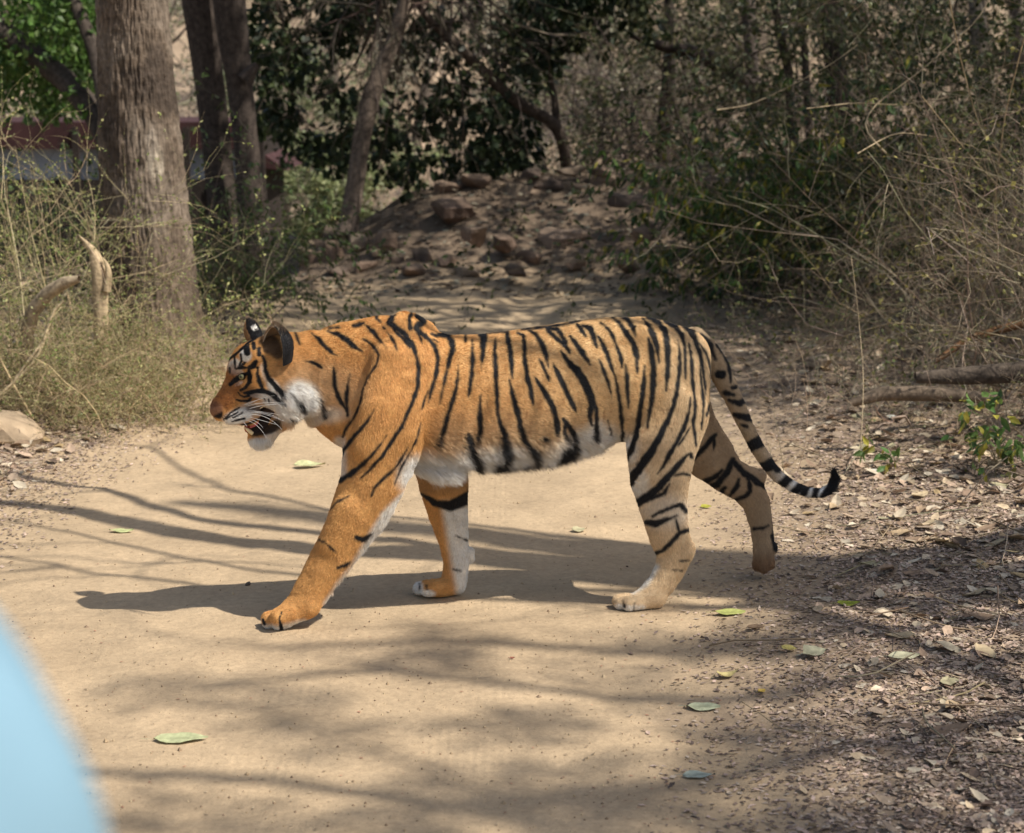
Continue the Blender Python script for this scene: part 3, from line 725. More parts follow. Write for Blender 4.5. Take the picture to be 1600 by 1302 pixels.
# ---- eye, teeth, tongue, nose
def ball(c, r, n=16, sq=(1, 1, 1)):
    th = np.linspace(0, math.pi, n // 2 + 1); ph = np.linspace(0, 2 * math.pi, n, endpoint=False)
    V = np.array([[c[0] + r * sq[0] * math.sin(t) * math.cos(p), c[1] + r * sq[1] * math.sin(t) * math.sin(p), c[2] + r * sq[2] * math.cos(t)] for t in th for p in ph])
    f = [[j * n + i, (j + 1) * n + i, (j + 1) * n + (i + 1) % n, j * n + (i + 1) % n] for j in range(n // 2) for i in range(n)]
    return V, np.array(f)
M_EYE = mat_attr('eye_wet', rough=.08, noise=.1, spec=.6)
for dy in (-.0525, .0525):
    c = W(378.5, 588.5, Ycen(378) + dy * .985)
    V, f = ball(c, .0115, 20)
    side = np.sign(dy); fr = np.array([-.35, side * .9, 0]); fr /= np.linalg.norm(fr)
    ang = (unit(V - c) @ fr)
    C = np.where((ang > .93)[:, None], (.01, .01, .01), np.where((ang > .55)[:, None], (.17, .16, .07), (.02, .014, .01)))
    add('eye', V, f, C, mat=M_EYE, parent=tiger)
M_TOOTH = mat_flat('ivory_tooth', (.72, .58, .33), rough=.3, spec=.5, var=.2, scale=80)
def cone(P, R, mat, name, sides=8):
    V, f = tubes(np.array([P]), np.array([R]), sides)
    return add(name, V, f, mat=mat, parent=tiger)
yh = float(Ycen(388))
cone([W(395, 678, yh - .030), W(391, 675, yh - .031), W(386, 671, yh - .032), W(382, 667.5, yh - .033)], [.0062, .0064, .0050, .001], M_TOOTH, 'tooth')
cone([W(396, 676, yh + .020), W(391, 673, yh + .021), W(386, 670, yh + .022), W(381, 667, yh + .023)], [.0085, .0080, .0058, .001], M_TOOTH, 'tooth')
cone([W(377, 660, yh - .016), W(377.5, 663.5, yh - .017), W(378, 667, yh - .018)], [.0042, .0034, .0006], M_TOOTH, 'tooth')
M_TNG = mat_flat('tongue_pink', (.50, .12, .13), rough=.3, spec=.5, var=.2, scale=60)
tp = [W(403, 654, yh - .024), W(400, 660, yh - .025), W(396, 664, yh - .024), W(391, 668, yh - .020)]
cone(tp, [.005, .0085, .0075, .003], M_TNG, 'tongue', 10)
# whiskers
M_WH = mat_flat('whisker', (.85, .83, .80), rough=.4, spec=.4, var=.05)
wk = [((640,340),(860,240),(1090,180)), ((660,350),(900,300),(1290,300)), ((670,400),(900,340),(1250,310)), ((640,420),(900,440),(1190,490)), ((650,455),(900,470),(1230,580)), ((640,480),(950,520),(1210,720)),
      ((640,500),(850,560),(1130,640)), ((600,560),(800,640),(960,840)), ((640,540),(800,590),(910,690)), ((600,590),(640,640),(660,670)), ((700,380),(1050,320),(1180,330)), ((620,330),(700,290),(830,250)),((660,440),(980,470),(1180,560))]
for i, (p0, p1, p2) in enumerate(wk):
    f = lambda p: (320 + p[0] / 10, 600 + p[1] / 10)
    (u0, v0), (u1, v1), (u2, v2) = f(p0), f(p1), f(p2)
    t = np.linspace(0, 1, 8)
    cu_, cv_ = 2 * u1 - (u0 + u2) / 2, 2 * v1 - (v0 + v2) / 2
    uu = (1 - t) ** 2 * u0 + 2 * t * (1 - t) * cu_ + t * t * u2; vv = (1 - t) ** 2 * v0 + 2 * t * (1 - t) * cv_ + t * t * v2
    for sd in (-1, 1):
        P = np.array([W(uu[k], vv[k], yh + sd * (.052 + .07 * t[k])) for k in range(8)])
        V, q4 = tubes(P[None], (.0010 * (1 - .75 * t))[None], 4)
        add('whisker', V, q4, mat=M_WH, parent=tiger)
# ================================================================== TERRAIN
def x_right(y): return np.interp(y, [3, 4.56, 6.2, 9.1, 12, 15.7, 18], [.45, .52, .66, 1.0, .95, .85, .9])
def x_left(y): return np.interp(y, [3, 5, 8.3, 11, 14.8, 18, 30], [-2.6, -2.5, -2.15, -1.7, -1.75, -2.6, -6])
def height(x, y):
    x = np.asarray(x, float); y = np.asarray(y, float)
    p = np.stack([x * .55, y * .55, 0 * x], -1).reshape(-1, 3)
    n = fbm(p, 3, 1).reshape(x.shape) - .5
    n2 = fbm(np.stack([x * 3.1, y * 3.1, 0 * x], -1).reshape(-1, 3), 3, 2).reshape(x.shape) - .5
    n5 = fbm(np.stack([x * 7.3, y * 7.3, 0 * x], -1).reshape(-1, 3), 2, 6).reshape(x.shape) - .5
    z = n * .03 * sstep(7, 10, y) + (n2 * .030 + n5 * .012) * sstep(.1, .5, np.hypot((x - .05) / 1.3, (y - 6.3) / .55) - .4)
    # shallow wheel ruts and wavy ridges farther up the road
    for c in (-1.35, .05):
        z = z - .035 * np.exp(-((x - c - .1 * np.sin(y * .5)) / .22) ** 2) * sstep(8, 10.5, y)
    z = z + .02 * np.sin(y * 3.1 + x * .9 + 2.5 * n) * sstep(9, 11, y) * (1 - sstep(15, 17, y))
    d = x - x_right(y)
    dr = np.maximum(d, 0)
    z = z + .05 * dr + .16 * np.maximum(dr - 1.2, 0) + (n2 * .05) * sstep(0, .5, d)
    z = np.where(d > 0, np.minimum(z, 2.6), z)
    e = np.maximum(x_left(y) - x, 0)
    z = z + (.09 * np.minimum(e, 2.0) + n2 * .05 * sstep(0, .4, e)) * (1 - sstep(14, 17, y))
    # low stony mound behind the bend
    m = sstep(15.0, 18.2, y) * sstep(-2.4, -.2, x + .12 * (y - 17)) * (1 - .3 * sstep(19, 23, y))
    z = z + m * (.78 + .25 * n + .1 * n2)
    # ground falls away behind on the left, then the far hillside rises
    z = z - 1.15 * sstep(17, 24, y) * (1 - sstep(-2.5, 3.0, x)) * (1 - sstep(30, 40, y) * .6)
    z = z + .17 * np.maximum(y - 27, 0) + .5 * n * sstep(24, 34, y)
    z = np.where(y > 75, z - (y - 75) * .12, z)
    return z
def axis(segs):
    out = [segs[0][0]]
    for a, b, s in segs:
        n = max(1, int(round((b - a) / s))); out += list(np.linspace(a, b, n + 1)[1:])
    return np.array(out)
gxs = axis([(-120, -30, 6), (-30, -5, .7), (-5, 5.6, .036), (5.6, 30, .7), (30, 120, 6)])
gys = axis([(-40, 2, 1.5), (2, 3.6, .2), (3.6, 12, .034), (12, 20, .05), (20, 40, .4), (40, 130, 2.0)])
GX, GY = np.meshgrid(gxs, gys, indexing='ij')
GZ = height(GX, GY)
fine = ((GX > -5) & (GX < 5.6) & (GY > 3.6) & (GY < 20))
pn = np.stack([GX * 14, GY * 14, 0 * GX], -1).reshape(-1, 3)
GZ = GZ + np.where(fine, (fbm(pn, 3, 40).reshape(GX.shape) - .5) * .006, 0)
GV = np.stack([GX, GY, GZ], -1).reshape(-1, 3)
nx_, ny_ = GX.shape
ii = np.arange(nx_ * ny_).reshape(nx_, ny_)
GF = np.stack([ii[:-1, :-1], ii[1:, :-1], ii[1:, 1:], ii[:-1, 1:]], -1).reshape(-1, 4)
nn = fbm(GV * np.array([2.2, 2.2, 0]), 4, 60); n3 = fbm(GV * np.array([9, 9, 0]), 3, 61)
SAND = np.array((.455, .340, .218)); SOIL = np.array((.30, .225, .155)); PALE = np.array((.40, .31, .20))
dR = GV[:, 0] - x_right(GV[:, 1]); dL = x_left(GV[:, 1]) - GV[:, 0]
mR = sstep(-.15, .5, dR + (nn - .5) * .9 + (n3 - .5) * .4); mL = sstep(-.15, .5, dL + (nn - .5) * .8 + (n3 - .5) * .3)
mm = np.maximum(np.maximum(mR, mL), sstep(15.6, 16.6, GV[:, 1]))
GC = SAND[None] * (1 - mm[:, None]) + SOIL[None] * mm[:, None]
md = (sstep(15.4, 16.4, GV[:, 1]) * .75)[:, None]; GC = GC * (1 - md) + md * np.array((.15, .11, .08))  # mound soil, browner and with its shade put into the colour
farm = sstep(19, 30, GV[:, 1])[:, None]
GC = GC * (1 - farm) + farm * (np.array((.36, .27, .19))[None] * (.6 + .8 * nn[:, None]))
GC = GC * (.86 + .28 * nn[:, None])
M_GND, t, b = new_mat('sandy_ground')
at = t.nodes.new('ShaderNodeAttribute'); at.attribute_name = 'Col'
tc = t.nodes.new('ShaderNodeTexCoord')
def noise_node(scale, det=5, rough=.6):
    n = t.nodes.new('ShaderNodeTexNoise'); n.inputs['Scale'].default_value = scale; n.inputs['Detail'].default_value = det; n.inputs['Roughness'].default_value = rough
    t.links.new(tc.outputs['Object'], n.inputs['Vector']); return n
nA = noise_node(38, 6, .7); nB = noise_node(3.2, 5); nC = noise_node(150, 3, .7)
def mrange(src, a, b_, c, d):
    m = t.nodes.new('ShaderNodeMapRange'); m.inputs[1].default_value = a; m.inputs[2].default_value = b_; m.inputs[3].default_value = c; m.inputs[4].default_value = d
    t.links.new(src, m.inputs[0]); return m.outputs[0]
def mth(op, x, y):
    m = t.nodes.new('ShaderNodeMath'); m.operation = op
    for k, q in enumerate((x, y)):
        if isinstance(q, (int, float)): m.inputs[k].default_value = q
        else: t.links.new(q, m.inputs[k])
    return m.outputs[0]
f1 = mrange(nA.outputs['Fac'], .3, .7, .84, 1.14); f2 = mrange(nB.outputs['Fac'], .3, .7, .88, 1.1); f3 = mrange(nC.outputs['Fac'], .25, .45, .80, 1.0)
fac = mth('MULTIPLY', mth('MULTIPLY', f1, f2), f3)
vs = t.nodes.new('ShaderNodeVectorMath'); vs.operation = 'SCALE'
t.links.new(at.outputs['Color'], vs.inputs[0]); t.links.new(fac, vs.inputs['Scale']); t.links.new(vs.outputs[0], b.inputs['Base Color'])
b.inputs['Roughness'].default_value = .95; b.inputs['Specular IOR Level'].default_value = .1
bp = t.nodes.new('ShaderNodeBump'); bp.inputs['Distance'].default_value = .006; bp.inputs['Strength'].default_value = .8
nD = noise_node(9, 4, .6)
sx = t.nodes.new('ShaderNodeSeparateXYZ'); t.links.new(tc.outputs['Object'], sx.inputs[0])
# pressed tyre ribs along two tracks
def rib(x0, freq):
    d = mth('ABSOLUTE', mth('SUBTRACT', sx.outputs['X'], x0), 0); m = mrange(d, .09, .13, 1.0, 0.0)
    return mth('MULTIPLY', mth('MULTIPLY', m, mrange(nB.outputs['Fac'], .42, .58, 0, 1)), mth('SINE', mth('MULTIPLY', sx.outputs['X'], freq), 0))
ribs = mth('ADD', rib(-.12, 260.0), rib(-.62, 240.0))
hsum = mth('ADD', mth('ADD', mth('MULTIPLY', nA.outputs['Fac'], 1.0), mth('MULTIPLY', nC.outputs['Fac'], .35)), mth('ADD', mth('MULTIPLY', nD.outputs['Fac'], 2.2), mth('MULTIPLY', ribs, .07)))
t.links.new(hsum, bp.inputs['Height']); t.links.new(bp.outputs[0], b.inputs['Normal'])
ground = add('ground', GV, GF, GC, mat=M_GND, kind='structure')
def hz(x, y): return height(np.atleast_1d(np.asarray(x, float)), np.atleast_1d(np.asarray(y, float)))
def on_ground(u, v):
    """ground point seen at a photo pixel, following the terrain"""
    p = G(u, v)
    for _ in range(12):
        z = float(hz(p[0], p[1])[0]); p = .5 * p + .5 * G(u, v, z)
    return p

# ================================================================== MATERIALS for plants
M_BARK = mat_attr('bark', rough=.9, noise=.4, nscale=30, bump=.006, bscale=60)
M_TWIG = mat_attr('dry_twig', rough=.8, noise=.2, nscale=20)
M_LEAF = mat_attr('leaf', rough=.5, noise=.15, nscale=25, spec=.35, trans=.3)
M_DRY = mat_attr('dry_leaf', rough=.75, noise=.22, nscale=60, spec=.2, trans=.08)
M_ROCK = mat_attr('rock', rough=.9, noise=.35, nscale=9, bump=.012, bscale=18)

# a trunk or limb along a path, with ridged bark
def limb(path, radii, sides=12, per=10, amp=.0, ridge=14, seed=0, col=(.12, .09, .07), flare=0.0, zscale=3.0):
    path = np.asarray(path, float); radii = np.asarray(radii, float)
    s = np.concatenate([[0], np.cumsum(np.linalg.norm(np.diff(path, axis=0), axis=1))])
    n = max(4, int(s[-1] * per)); ts = np.linspace(0, s[-1], n)
    # smooth interpolation (Catmull-like through cubic of numpy interp, then blur)
    P = np.stack([np.interp(ts, s, path[:, k]) for k in range(3)], 1); R = np.interp(ts, s, radii)
    for _ in range(max(1, n // (4 * max(1, len(path))))):
        P[1:-1] = .25 * P[:-2] + .5 * P[1:-1] + .25 * P[2:]; R[1:-1] = .25 * R[:-2] + .5 * R[1:-1] + .25 * R[2:]
    T = np.gradient(P, axis=0); T = unit(T)
    ref = np.array([.2, -1, .1]); A = unit(np.cross(T, ref)); B = np.cross(T, A)
    th = np.arange(sides) * 2 * math.pi / sides
    cs, sn = np.cos(th), np.sin(th)
    q = np.stack([np.broadcast_to(cs * ridge / 6, (n, sides)), np.broadcast_to(sn * ridge / 6, (n, sides)), np.broadcast_to(ts[:, None] * zscale, (n, sides))], -1).reshape(-1, 3)
    nz = fbm(q, 4, 100 + seed).reshape(n, sides)
    rid = 1 - np.abs(2 * fbm(q * np.array([2.2, 2.2, .8]), 3, 130 + seed).reshape(n, sides) - 1) * 2
    lob = 1 + flare * np.maximum(0, np.cos(3 * th + seed) * .5 + .5)[None] * np.exp(-ts / .45)[:, None]
    rr = R[:, None] * lob + amp * (rid - .6) + (nz - .5) * R[:, None] * .12
    V = P[:, None] + rr[..., None] * (A[:, None] * cs[None, :, None] + B[:, None] * sn[None, :, None])
    idx = np.arange(n * sides).reshape(n, sides)
    f = np.stack([idx[:-1], np.roll(idx[:-1], -1, 1), np.roll(idx[1:], -1, 1), idx[1:]], -1).reshape(-1, 4)
    c = np.array(col)[None] * (.72 + .56 * nz.reshape(-1, 1)) * (1 + .35 * (rid.reshape(-1, 1) - .6))
    return V.reshape(-1, 3), f, np.clip(c, 0, 1)
def join(parts):
    Vs, Fs, Cs, o = [], [], [], 0
    for V, f, c in parts:
        Vs.append(V); Fs.append(f + o); Cs.append(np.broadcast_to(c, (len(V), 3))); o += len(V)
    return np.concatenate(Vs), np.concatenate(Fs), np.concatenate(Cs)
def walk(S, Dn, L, K, curl, grav, rs, bend=None):
    """random-walk polylines; S, Dn (N,3), L (N)"""
    N = len(S); P = np.empty((N, K, 3)); P[:, 0] = S; d = unit(Dn); st = (L / (K - 1))[:, None]
    drift = rs.normal(0, curl * .6, (N, 3))
    for k in range(1, K):
        d = unit(d + rs.normal(0, curl, (N, 3)) + drift + np.array([0, 0, grav]))
        P[:, k] = P[:, k - 1] + d * st
    return P
def pick(P, n, rs, lo=0.2):
    i = rs.integers(0, len(P), n); K = P.shape[1]
    t = rs.uniform(lo, 1, n) * (K - 1) * .999; k = t.astype(int); f = (t - k)[:, None]
    return P[i, k] * (1 - f) + P[i, k + 1] * f, unit(P[i, k + 1] - P[i, k]), i
def grow(S, Dn, L0, rs, n1=3, n2=3, r0=.004, curl=.16, grav=-.05, ratio=.5, K=7, flat=0.0):
    """stems -> branches -> twigs, returned as (list of (P,R))"""
    out = []
    P0 = walk(S, Dn, L0, K, curl, grav, rs); R0 = r0 * (1 - .75 * np.linspace(0, 1, K))[None] * rs.uniform(.6, 1.3, (len(S), 1))
    out.append((P0, R0))
    prev, l, r = P0, L0.mean(), r0
    for n in (n1, n2):
        if n <= 0: break
        m = int(len(prev) * n); p, d, _ = pick(prev, m, rs)
        l *= ratio; r *= .5
        sd = rs.normal(0, 1, (m, 3)); sd[:, 2] = sd[:, 2] * .7 + .1
        dn = unit(d + unit(sd) * .95)
        Kk = max(4, K - 2)
        P = walk(p, dn, l * rs.uniform(.4, 1.4, m), Kk, curl * 1.1, grav, rs)
        out.append((P, r * (1 - .8 * np.linspace(0, 1, Kk))[None] * rs.uniform(.6, 1.3, (m, 1))))
        prev = P
    return out
def twigmesh(lv, col, rs, sides=3, var=.25):
    parts = []
    for P, R in lv:
        V, q = tubes(P, R, sides)
        k = P.shape[1] * sides
        c = np.repeat(np.array(col)[None] * (1 + rs.normal(0, var, (len(P), 1))) * (1 + rs.normal(0, .05, (len(P), 3))), k, 0)
        parts.append((V, q, np.clip(c, .005, 1)))
    return join(parts)
def leafmesh(P, D, L, Wd, cols, rs, droop=0.0, cheap=False, fold=.2, curl=.2):
    n = len(P); Nr = rs.normal(0, 1, (n, 3)); Nr[:, 2] += .6
    D = unit(D + rs.normal(0, .5, (n, 3)) + np.array([0, 0, -droop]))
    Ls = L * rs.uniform(.6, 1.35, n); Ws = Wd * rs.uniform(.6, 1.3, n)
    if cheap: V, f = flakes(P, D, Nr, Ls, Ws, rs=rs); k = 4
    else: V, f = leaves_batch(P, D, Nr, Ls, Ws, fold, curl, rs); k = 8
    cols = np.array(cols); c = cols[rs.integers(0, len(cols), n)] * (1 + rs.normal(0, .2, (n, 1)))
    return V, f, np.clip(np.repeat(c, k, 0), .004, 1)
# ================================================================== TREES
def px(u, v, Y): return W(u, v, Y)
def path(pts, Y0, Y1=None):
    Y1 = Y0 if Y1 is None else Y1
    return np.array([W(p[0], p[1], Y0 + (Y1 - Y0) * i / (len(pts) - 1)) for i, p in enumerate(pts)])
def clumps(cs, rad, n, rs):
    """leaf positions gathered round clump centres cs (M,3), rad (M)"""
    i = rs.integers(0, len(cs), n)
    d = rs.normal(0, 1, (n, 3)); d = unit(d) * rs.uniform(.2, 1, (n, 1)) ** .6
    return cs[i] + d * rad[i][:, None], unit(d + rs.normal(0, .4, (n, 3)))
def tree(name, label, base, trunk_paths, trunk_col, crown=None, twigs=None, group=None, cat='tree', amp=.004, sides=14, seed=0, matc=None):
    t_ = empty(name, base, label, cat, group)
    parts = [limb(p, r, sides=sides, per=14, amp=amp, seed=seed + k, col=trunk_col) for k, (p, r) in enumerate(trunk_paths)]
    V, f, c = join(parts); o = add('trunk', V, f, c, mat=M_BARK, parent=t_)
    if twigs is not None: add('branches', *twigs, mat=M_TWIG, parent=t_, kind='stuff')
    if crown is not None: add('crown', *crown, mat=matc or M_LEAF, parent=t_, kind='stuff', smooth=False)
    return t_
# ---- the big trunk beside the road
rs = np.random.default_rng(11)
Yb = 11.35
bp_ = on_ground(243, 590)
big = empty('large_tree', (bp_[0], Yb, bp_[2]), 'thick straight tree trunk with rough grey brown bark at the left road edge', 'tree')
pts = [(246, 620), (243, 575), (238, 520), (233, 450), (227, 350), (220, 240), (212, 110), (206, 0), (200, -150), (196, -400), (190, -700), (188, -1000)]
rad = np.array([92, 84, 76, 71, 67, 63, 56, 53, 50, 46, 40, 30]) / F * Yb
V, f, c = limb(path(pts, Yb), rad, sides=260, per=70, amp=.015, ridge=120, seed=5, col=(.135, .102, .076), flare=.22, zscale=14.0)
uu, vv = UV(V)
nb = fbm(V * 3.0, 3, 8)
c = mixc(c, sstep(.48, .62, nb) * .7, (.05, .038, .031)); c = mixc(c, sstep(440, 600, vv) * .55, (.27, .205, .13)); c = mixc(c, sstep(.48, .36, nb) * .3, (.30, .25, .20))  # dappled shade and the lit lower trunk painted into the bark colour
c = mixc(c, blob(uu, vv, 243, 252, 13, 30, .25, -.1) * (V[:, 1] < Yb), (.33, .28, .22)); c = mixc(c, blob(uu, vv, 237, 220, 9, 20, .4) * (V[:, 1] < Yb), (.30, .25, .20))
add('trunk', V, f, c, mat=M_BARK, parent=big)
# limbs and crown, above the picture
lp = []
top = W(196, -500, Yb)
for k in range(9):
    a = k * 2.4; d = np.array([math.cos(a), math.sin(a), 1.1 + .3 * (k % 3)]); L = 2.6 + (k % 3) * .5
    s = top + np.array([0, 0, (k - 3) * .28])
    lp.append((np.array([s, s + d * L * .3 + [0, 0, .1], s + d * L * .65, s + d * L * .9]), np.array([.07, .05, .03, .012])))
parts = [limb(p, r, sides=8, per=8, seed=k, col=(.16, .12, .09)) for k, (p, r) in enumerate(lp)]
add('limbs', *join(parts), mat=M_BARK, parent=big, kind='stuff')
cs = np.array([p[-1] + rs.normal(0, .5, 3) for p, r in lp for _ in range(4)]); 
P, Dn = clumps(cs, rs.uniform(.35, .7, len(cs)), 9000, rs)
add('crown', *leafmesh(P, Dn, .11, .06, [(.05, .09, .025), (.07, .11, .03)], rs, .3, cheap=True), mat=M_LEAF, parent=big, kind='stuff', smooth=False)

# ---- twin trunks behind it
tree('twin_trunk_tree', 'dark twin trunked tree in the shade behind the thick trunk', tuple(on_ground(400, 440)),
     [(path([(366, 430), (352, 360), (345, 290), (335, 190), (322, 90), (312, 0), (305, -120), (290, -400)], 15.2, 15.4), np.array([28, 24, 23, 22, 23, 28, 26, 18]) / F * 15.2),
      (path([(408, 470), (402, 420), (393, 320), (384, 220), (374, 130), (362, 40), (352, -60), (370, -300), (400, -500)], 14.9, 15.1), np.array([30, 25, 22, 19, 20, 25, 24, 18, 10]) / F * 15),
      (path([(384, 125), (395, 108), (402, 100)], 14.85), np.array([13, 9, 4]) / F * 15)], (.060, .046, .038), amp=.006, sides=40, seed=20)
# ---- slender leaning tree and its heavy dark crown
base = W(545, 356, 17.2)
rs = np.random.default_rng(12)
cs = []
for _ in range(190):
    u = rs.uniform(395, 860); vmax = np.interp(u, [395, 470, 560, 640, 700, 760, 820, 860], [200, 250, 270, 300, 300, 285, 275, 120])
    v = rs.uniform(-160, vmax) ; v = min(v, vmax - abs(rs.normal(0, 25)))
    if 560 < u < 630 and 120 < v < 210 and rs.random() < .6: continue
    cs.append(W(u, v, rs.uniform(17.7, 20.0)))
for _ in range(46): cs.append(W(rs.uniform(850, 1015), rs.uniform(-120, 75) - abs(rs.normal(0, 20)), rs.uniform(17.7, 19)))
cs = np.array(cs)
P, Dn = clumps(cs, rs.uniform(.10, .24, len(cs)), 9500, rs)
crown = leafmesh(P, Dn, .10, .075, [(.026, .042, .016), (.035, .055, .02), (.022, .036, .014), (.06, .08, .03)], rs, 1.0, cheap=True)
S = np.array([W(rs.uniform(560, 760), rs.uniform(-100, 60), rs.uniform(16.5, 18)) for _ in range(60)])
tw = twigmesh(grow(S, rs.normal(0, 1, (60, 3)) + [0, 0, -.2], rs.uniform(.8, 1.8, 60), rs, 4, 3, .012, .2, -.1), (.09, .07, .055), rs)
tree('leaning_tree', 'slender leaning tree with a heavy dark green hanging crown', tuple(base),
     [(path([(541, 372), (546, 345), (556, 280), (566, 210), (580, 150), (600, 100), (618, 55), (632, 0), (645, -90), (650, -300)], 17.2, 17.6), np.array([19, 15.5, 14.5, 14, 15, 13, 11, 10, 8, 4]) / F * 17.2)],
     (.15, .115, .09), crown, tw, amp=.003, sides=24, seed=30)
# ---- curved bare trunk on the mound
rs = np.random.default_rng(13)
tree('crooked_tree', 'crooked thin tree bending left on top of the stone mound', tuple(W(884, 268, 18.6)),
     [(path([(886, 275), (882, 235), (872, 200), (850, 182), (815, 165), (780, 135), (745, 100), (700, 60), (660, 20), (620, -60)], 18.6, 17.8), np.array([10, 9, 10, 9.5, 9, 8.5, 8, 7, 5, 2]) / F * 18.5),
      (path([(870, 195), (866, 150), (858, 110), (860, 50), (858, -40)], 18.6), np.array([7, 5, 3.5, 3, 1.5]) / F * 18.5)], (.10, .075, .06), amp=.002, seed=40)
# ---- dark leaning trunks at the upper left, with bright leaves
rs = np.random.default_rng(14)
cs = np.array([W(rs.uniform(-120, 175), rs.uniform(-160, 165), rs.uniform(16.5, 20)) for _ in range(240)])
P, Dn = clumps(cs, rs.uniform(.15, .35, len(cs)), 15000, rs)
crown = leafmesh(P, Dn, .075, .05, [(.08, .16, .03), (.11, .20, .04), (.06, .11, .03), (.15, .22, .06)], rs, .6, cheap=True)
tree('slanting_tree', 'dark slanting tree with bright green leaves behind the thick trunk', tuple(W(210, 330, 16.2)),
     [(path([(215, 340), (190, 260), (150, 180), (105, 128), (55, 88), (0, 45), (-60, -10), (-160, -90)], 16.2, 17.4), np.array([22, 21, 19, 18, 18, 17, 15, 8]) / F * 16.5),
      (path([(175, 225), (158, 130), (148, 80), (128, 30), (110, -10), (90, -120)], 16.3, 16.8), np.array([14, 12, 11, 10, 10, 6]) / F * 16.5)], (.07, .055, .045), crown, None, amp=.005, sides=24, seed=50)
rs = np.random.default_rng(15)
# ---- trunks in the wood on the right
defs = [
 ('upright dark trunk rising from the thicket beyond the mound', [(1036, 262), (1038, 190), (1046, 110), (1046, 40), (1042, -80)], [12, 11, 11, 9, 5], 21.5, (.06, .047, .04)),
 ('grey upright trunk right of the dark horizontal limb', [(1186, 300), (1182, 200), (1174, 90), (1168, 0), (1160, -150)], [12, 11, 11, 11, 8], 20.0, (.13, .105, .09)),
 ('thin dark trunk leaning left over the green drooping leaves', [(1250, 330), (1238, 200), (1232, 110), (1216, 40), (1200, -60)], [8, 7, 7, 6, 4], 17.0, (.07, .055, .045)),
 ('slim brown trunk between two trunks above the right bank', [(1268, 300), (1262, 160), (1256, 60), (1240, -60)], [7, 6, 6, 5], 18.0, (.10, .08, .065)),
 ('dark thick trunk deep in the wood above the right bank', [(1325, 330), (1312, 180), (1302, 60), (1290, -120)], [19, 17, 17, 14], 17.5, (.065, .052, .045)),
 ('pale grey trunk at the top right behind dry twigs', [(1548, 250), (1535, 110), (1527, 20), (1520, -120)], [16, 14, 13, 10], 15.5, (.28, .24, .20)),
 ('thin straight trunk furthest right behind the dry twigs', [(1600, 260), (1592, 120), (1590, 20), (1585, -120)], [10, 9, 9, 8], 15.0, (.16, .13, .11))]
for k, (lab, pts, rr, Y, colr) in enumerate(defs):
    tw_ = None; cr_ = None
    nS = 14
    pp = path(pts, Y)
    S = np.array([pp[1] * (1 - q) + pp[-1] * q for q in rs.uniform(.1, 1, nS)])
    tw_ = twigmesh(grow(S, rs.normal(0, 1, (nS, 3)) * [1, 1, .5], rs.uniform(.5, 1.5, nS), rs, 5, 4, .010, .22, -.02), (.10, .08, .065), rs)
    cs = pp[-2] + rs.normal(0, 1, (40, 3)) * [1.0, .7, .8]
    P, Dn = clumps(cs, rs.uniform(.1, .3, 40), 2600, rs)
    cr_ = leafmesh(P, Dn, .06, .035, [(.06, .075, .03), (.10, .11, .05), (.16, .15, .07)], rs, .5, cheap=True)
    tree('woodland_tree', lab, tuple(pp[0]), [(pp, np.array(rr) / F * Y)], colr, cr_, tw_, group='trees in the wood beyond the right bank', amp=.003, seed=60 + k)
# dark limb hanging across
t_ = empty('fallen_limb', tuple(W(1140, 108, 19.5)), 'thick dark limb slanting down across the thicket', 'branch')
add('wood', *limb(path([(985, 55), (1030, 72), (1090, 84), (1120, 96), (1160, 125), (1210, 165)], 19.5), np.array([4, 8, 12, 15, 15, 10]) / F * 19.5, sides=14, seed=3, col=(.055, .042, .036)), mat=M_BARK, parent=t_)

# ---- far trees on the hillside
rs = np.random.default_rng(16)
G1 = [(.17, .21, .10), (.23, .27, .14), (.29, .30, .18), (.14, .17, .08)]; G2 = [(.38, .35, .27), (.33, .32, .22), (.46, .42, .33), (.28, .27, .17)]; G3 = [(.20, .24, .11), (.27, .31, .15), (.36, .38, .20)]  # lightened leaf tones stand in for haze over the hillside
far = [(20, 24, 2.2, 3.4, G3, 'bright leafy'), (140, 33, 3.0, 4.5, G1, 'olive green'), (300, 30, 2.6, 4.8, G2, 'pale grey green'), (430, 27, 1.8, 3.4, G1, 'rounded green'), (520, 36, 3.0, 5.0, G2, 'pale dry'),
       (500, 24, 1.3, 1.8, G3, 'low yellow green'), (640, 31, 2.6, 4.4, G2, 'dusty grey'), (740, 38, 3.2, 5.5, G1, 'broad olive'), (830, 28, 2.0, 3.6, G2, 'sparse dry'), (920, 34, 2.8, 5.0, G3, 'light green feathery'),
       (990, 42, 3.6, 5.5, G2, 'wide bleached'), (1060, 30, 2.0, 3.6, G2, 'thin dusty'), (1130, 37, 3.0, 5.0, G1, 'grey olive'), (1230, 31, 2.6, 4.4, G1, 'dull green'), (1340, 28, 2.6, 4.4, G2, 'brownish'), (1460, 33, 3.0, 5.0, G1, 'dark olive'), (1570, 27, 2.4, 4.4, G2, 'dry brown'),
       (220, 45, 4.0, 6.0, G1, 'tall far'), (380, 50, 4.5, 6.5, G2, 'huge pale far'), (600, 52, 4.5, 6.5, G1, 'wide far olive'), (860, 55, 5.0, 7.0, G2, 'far greyish'), (1100, 54, 5.0, 7.0, G1, 'far dull green'), (1380, 50, 4.5, 7.0, G2, 'far bleached')]
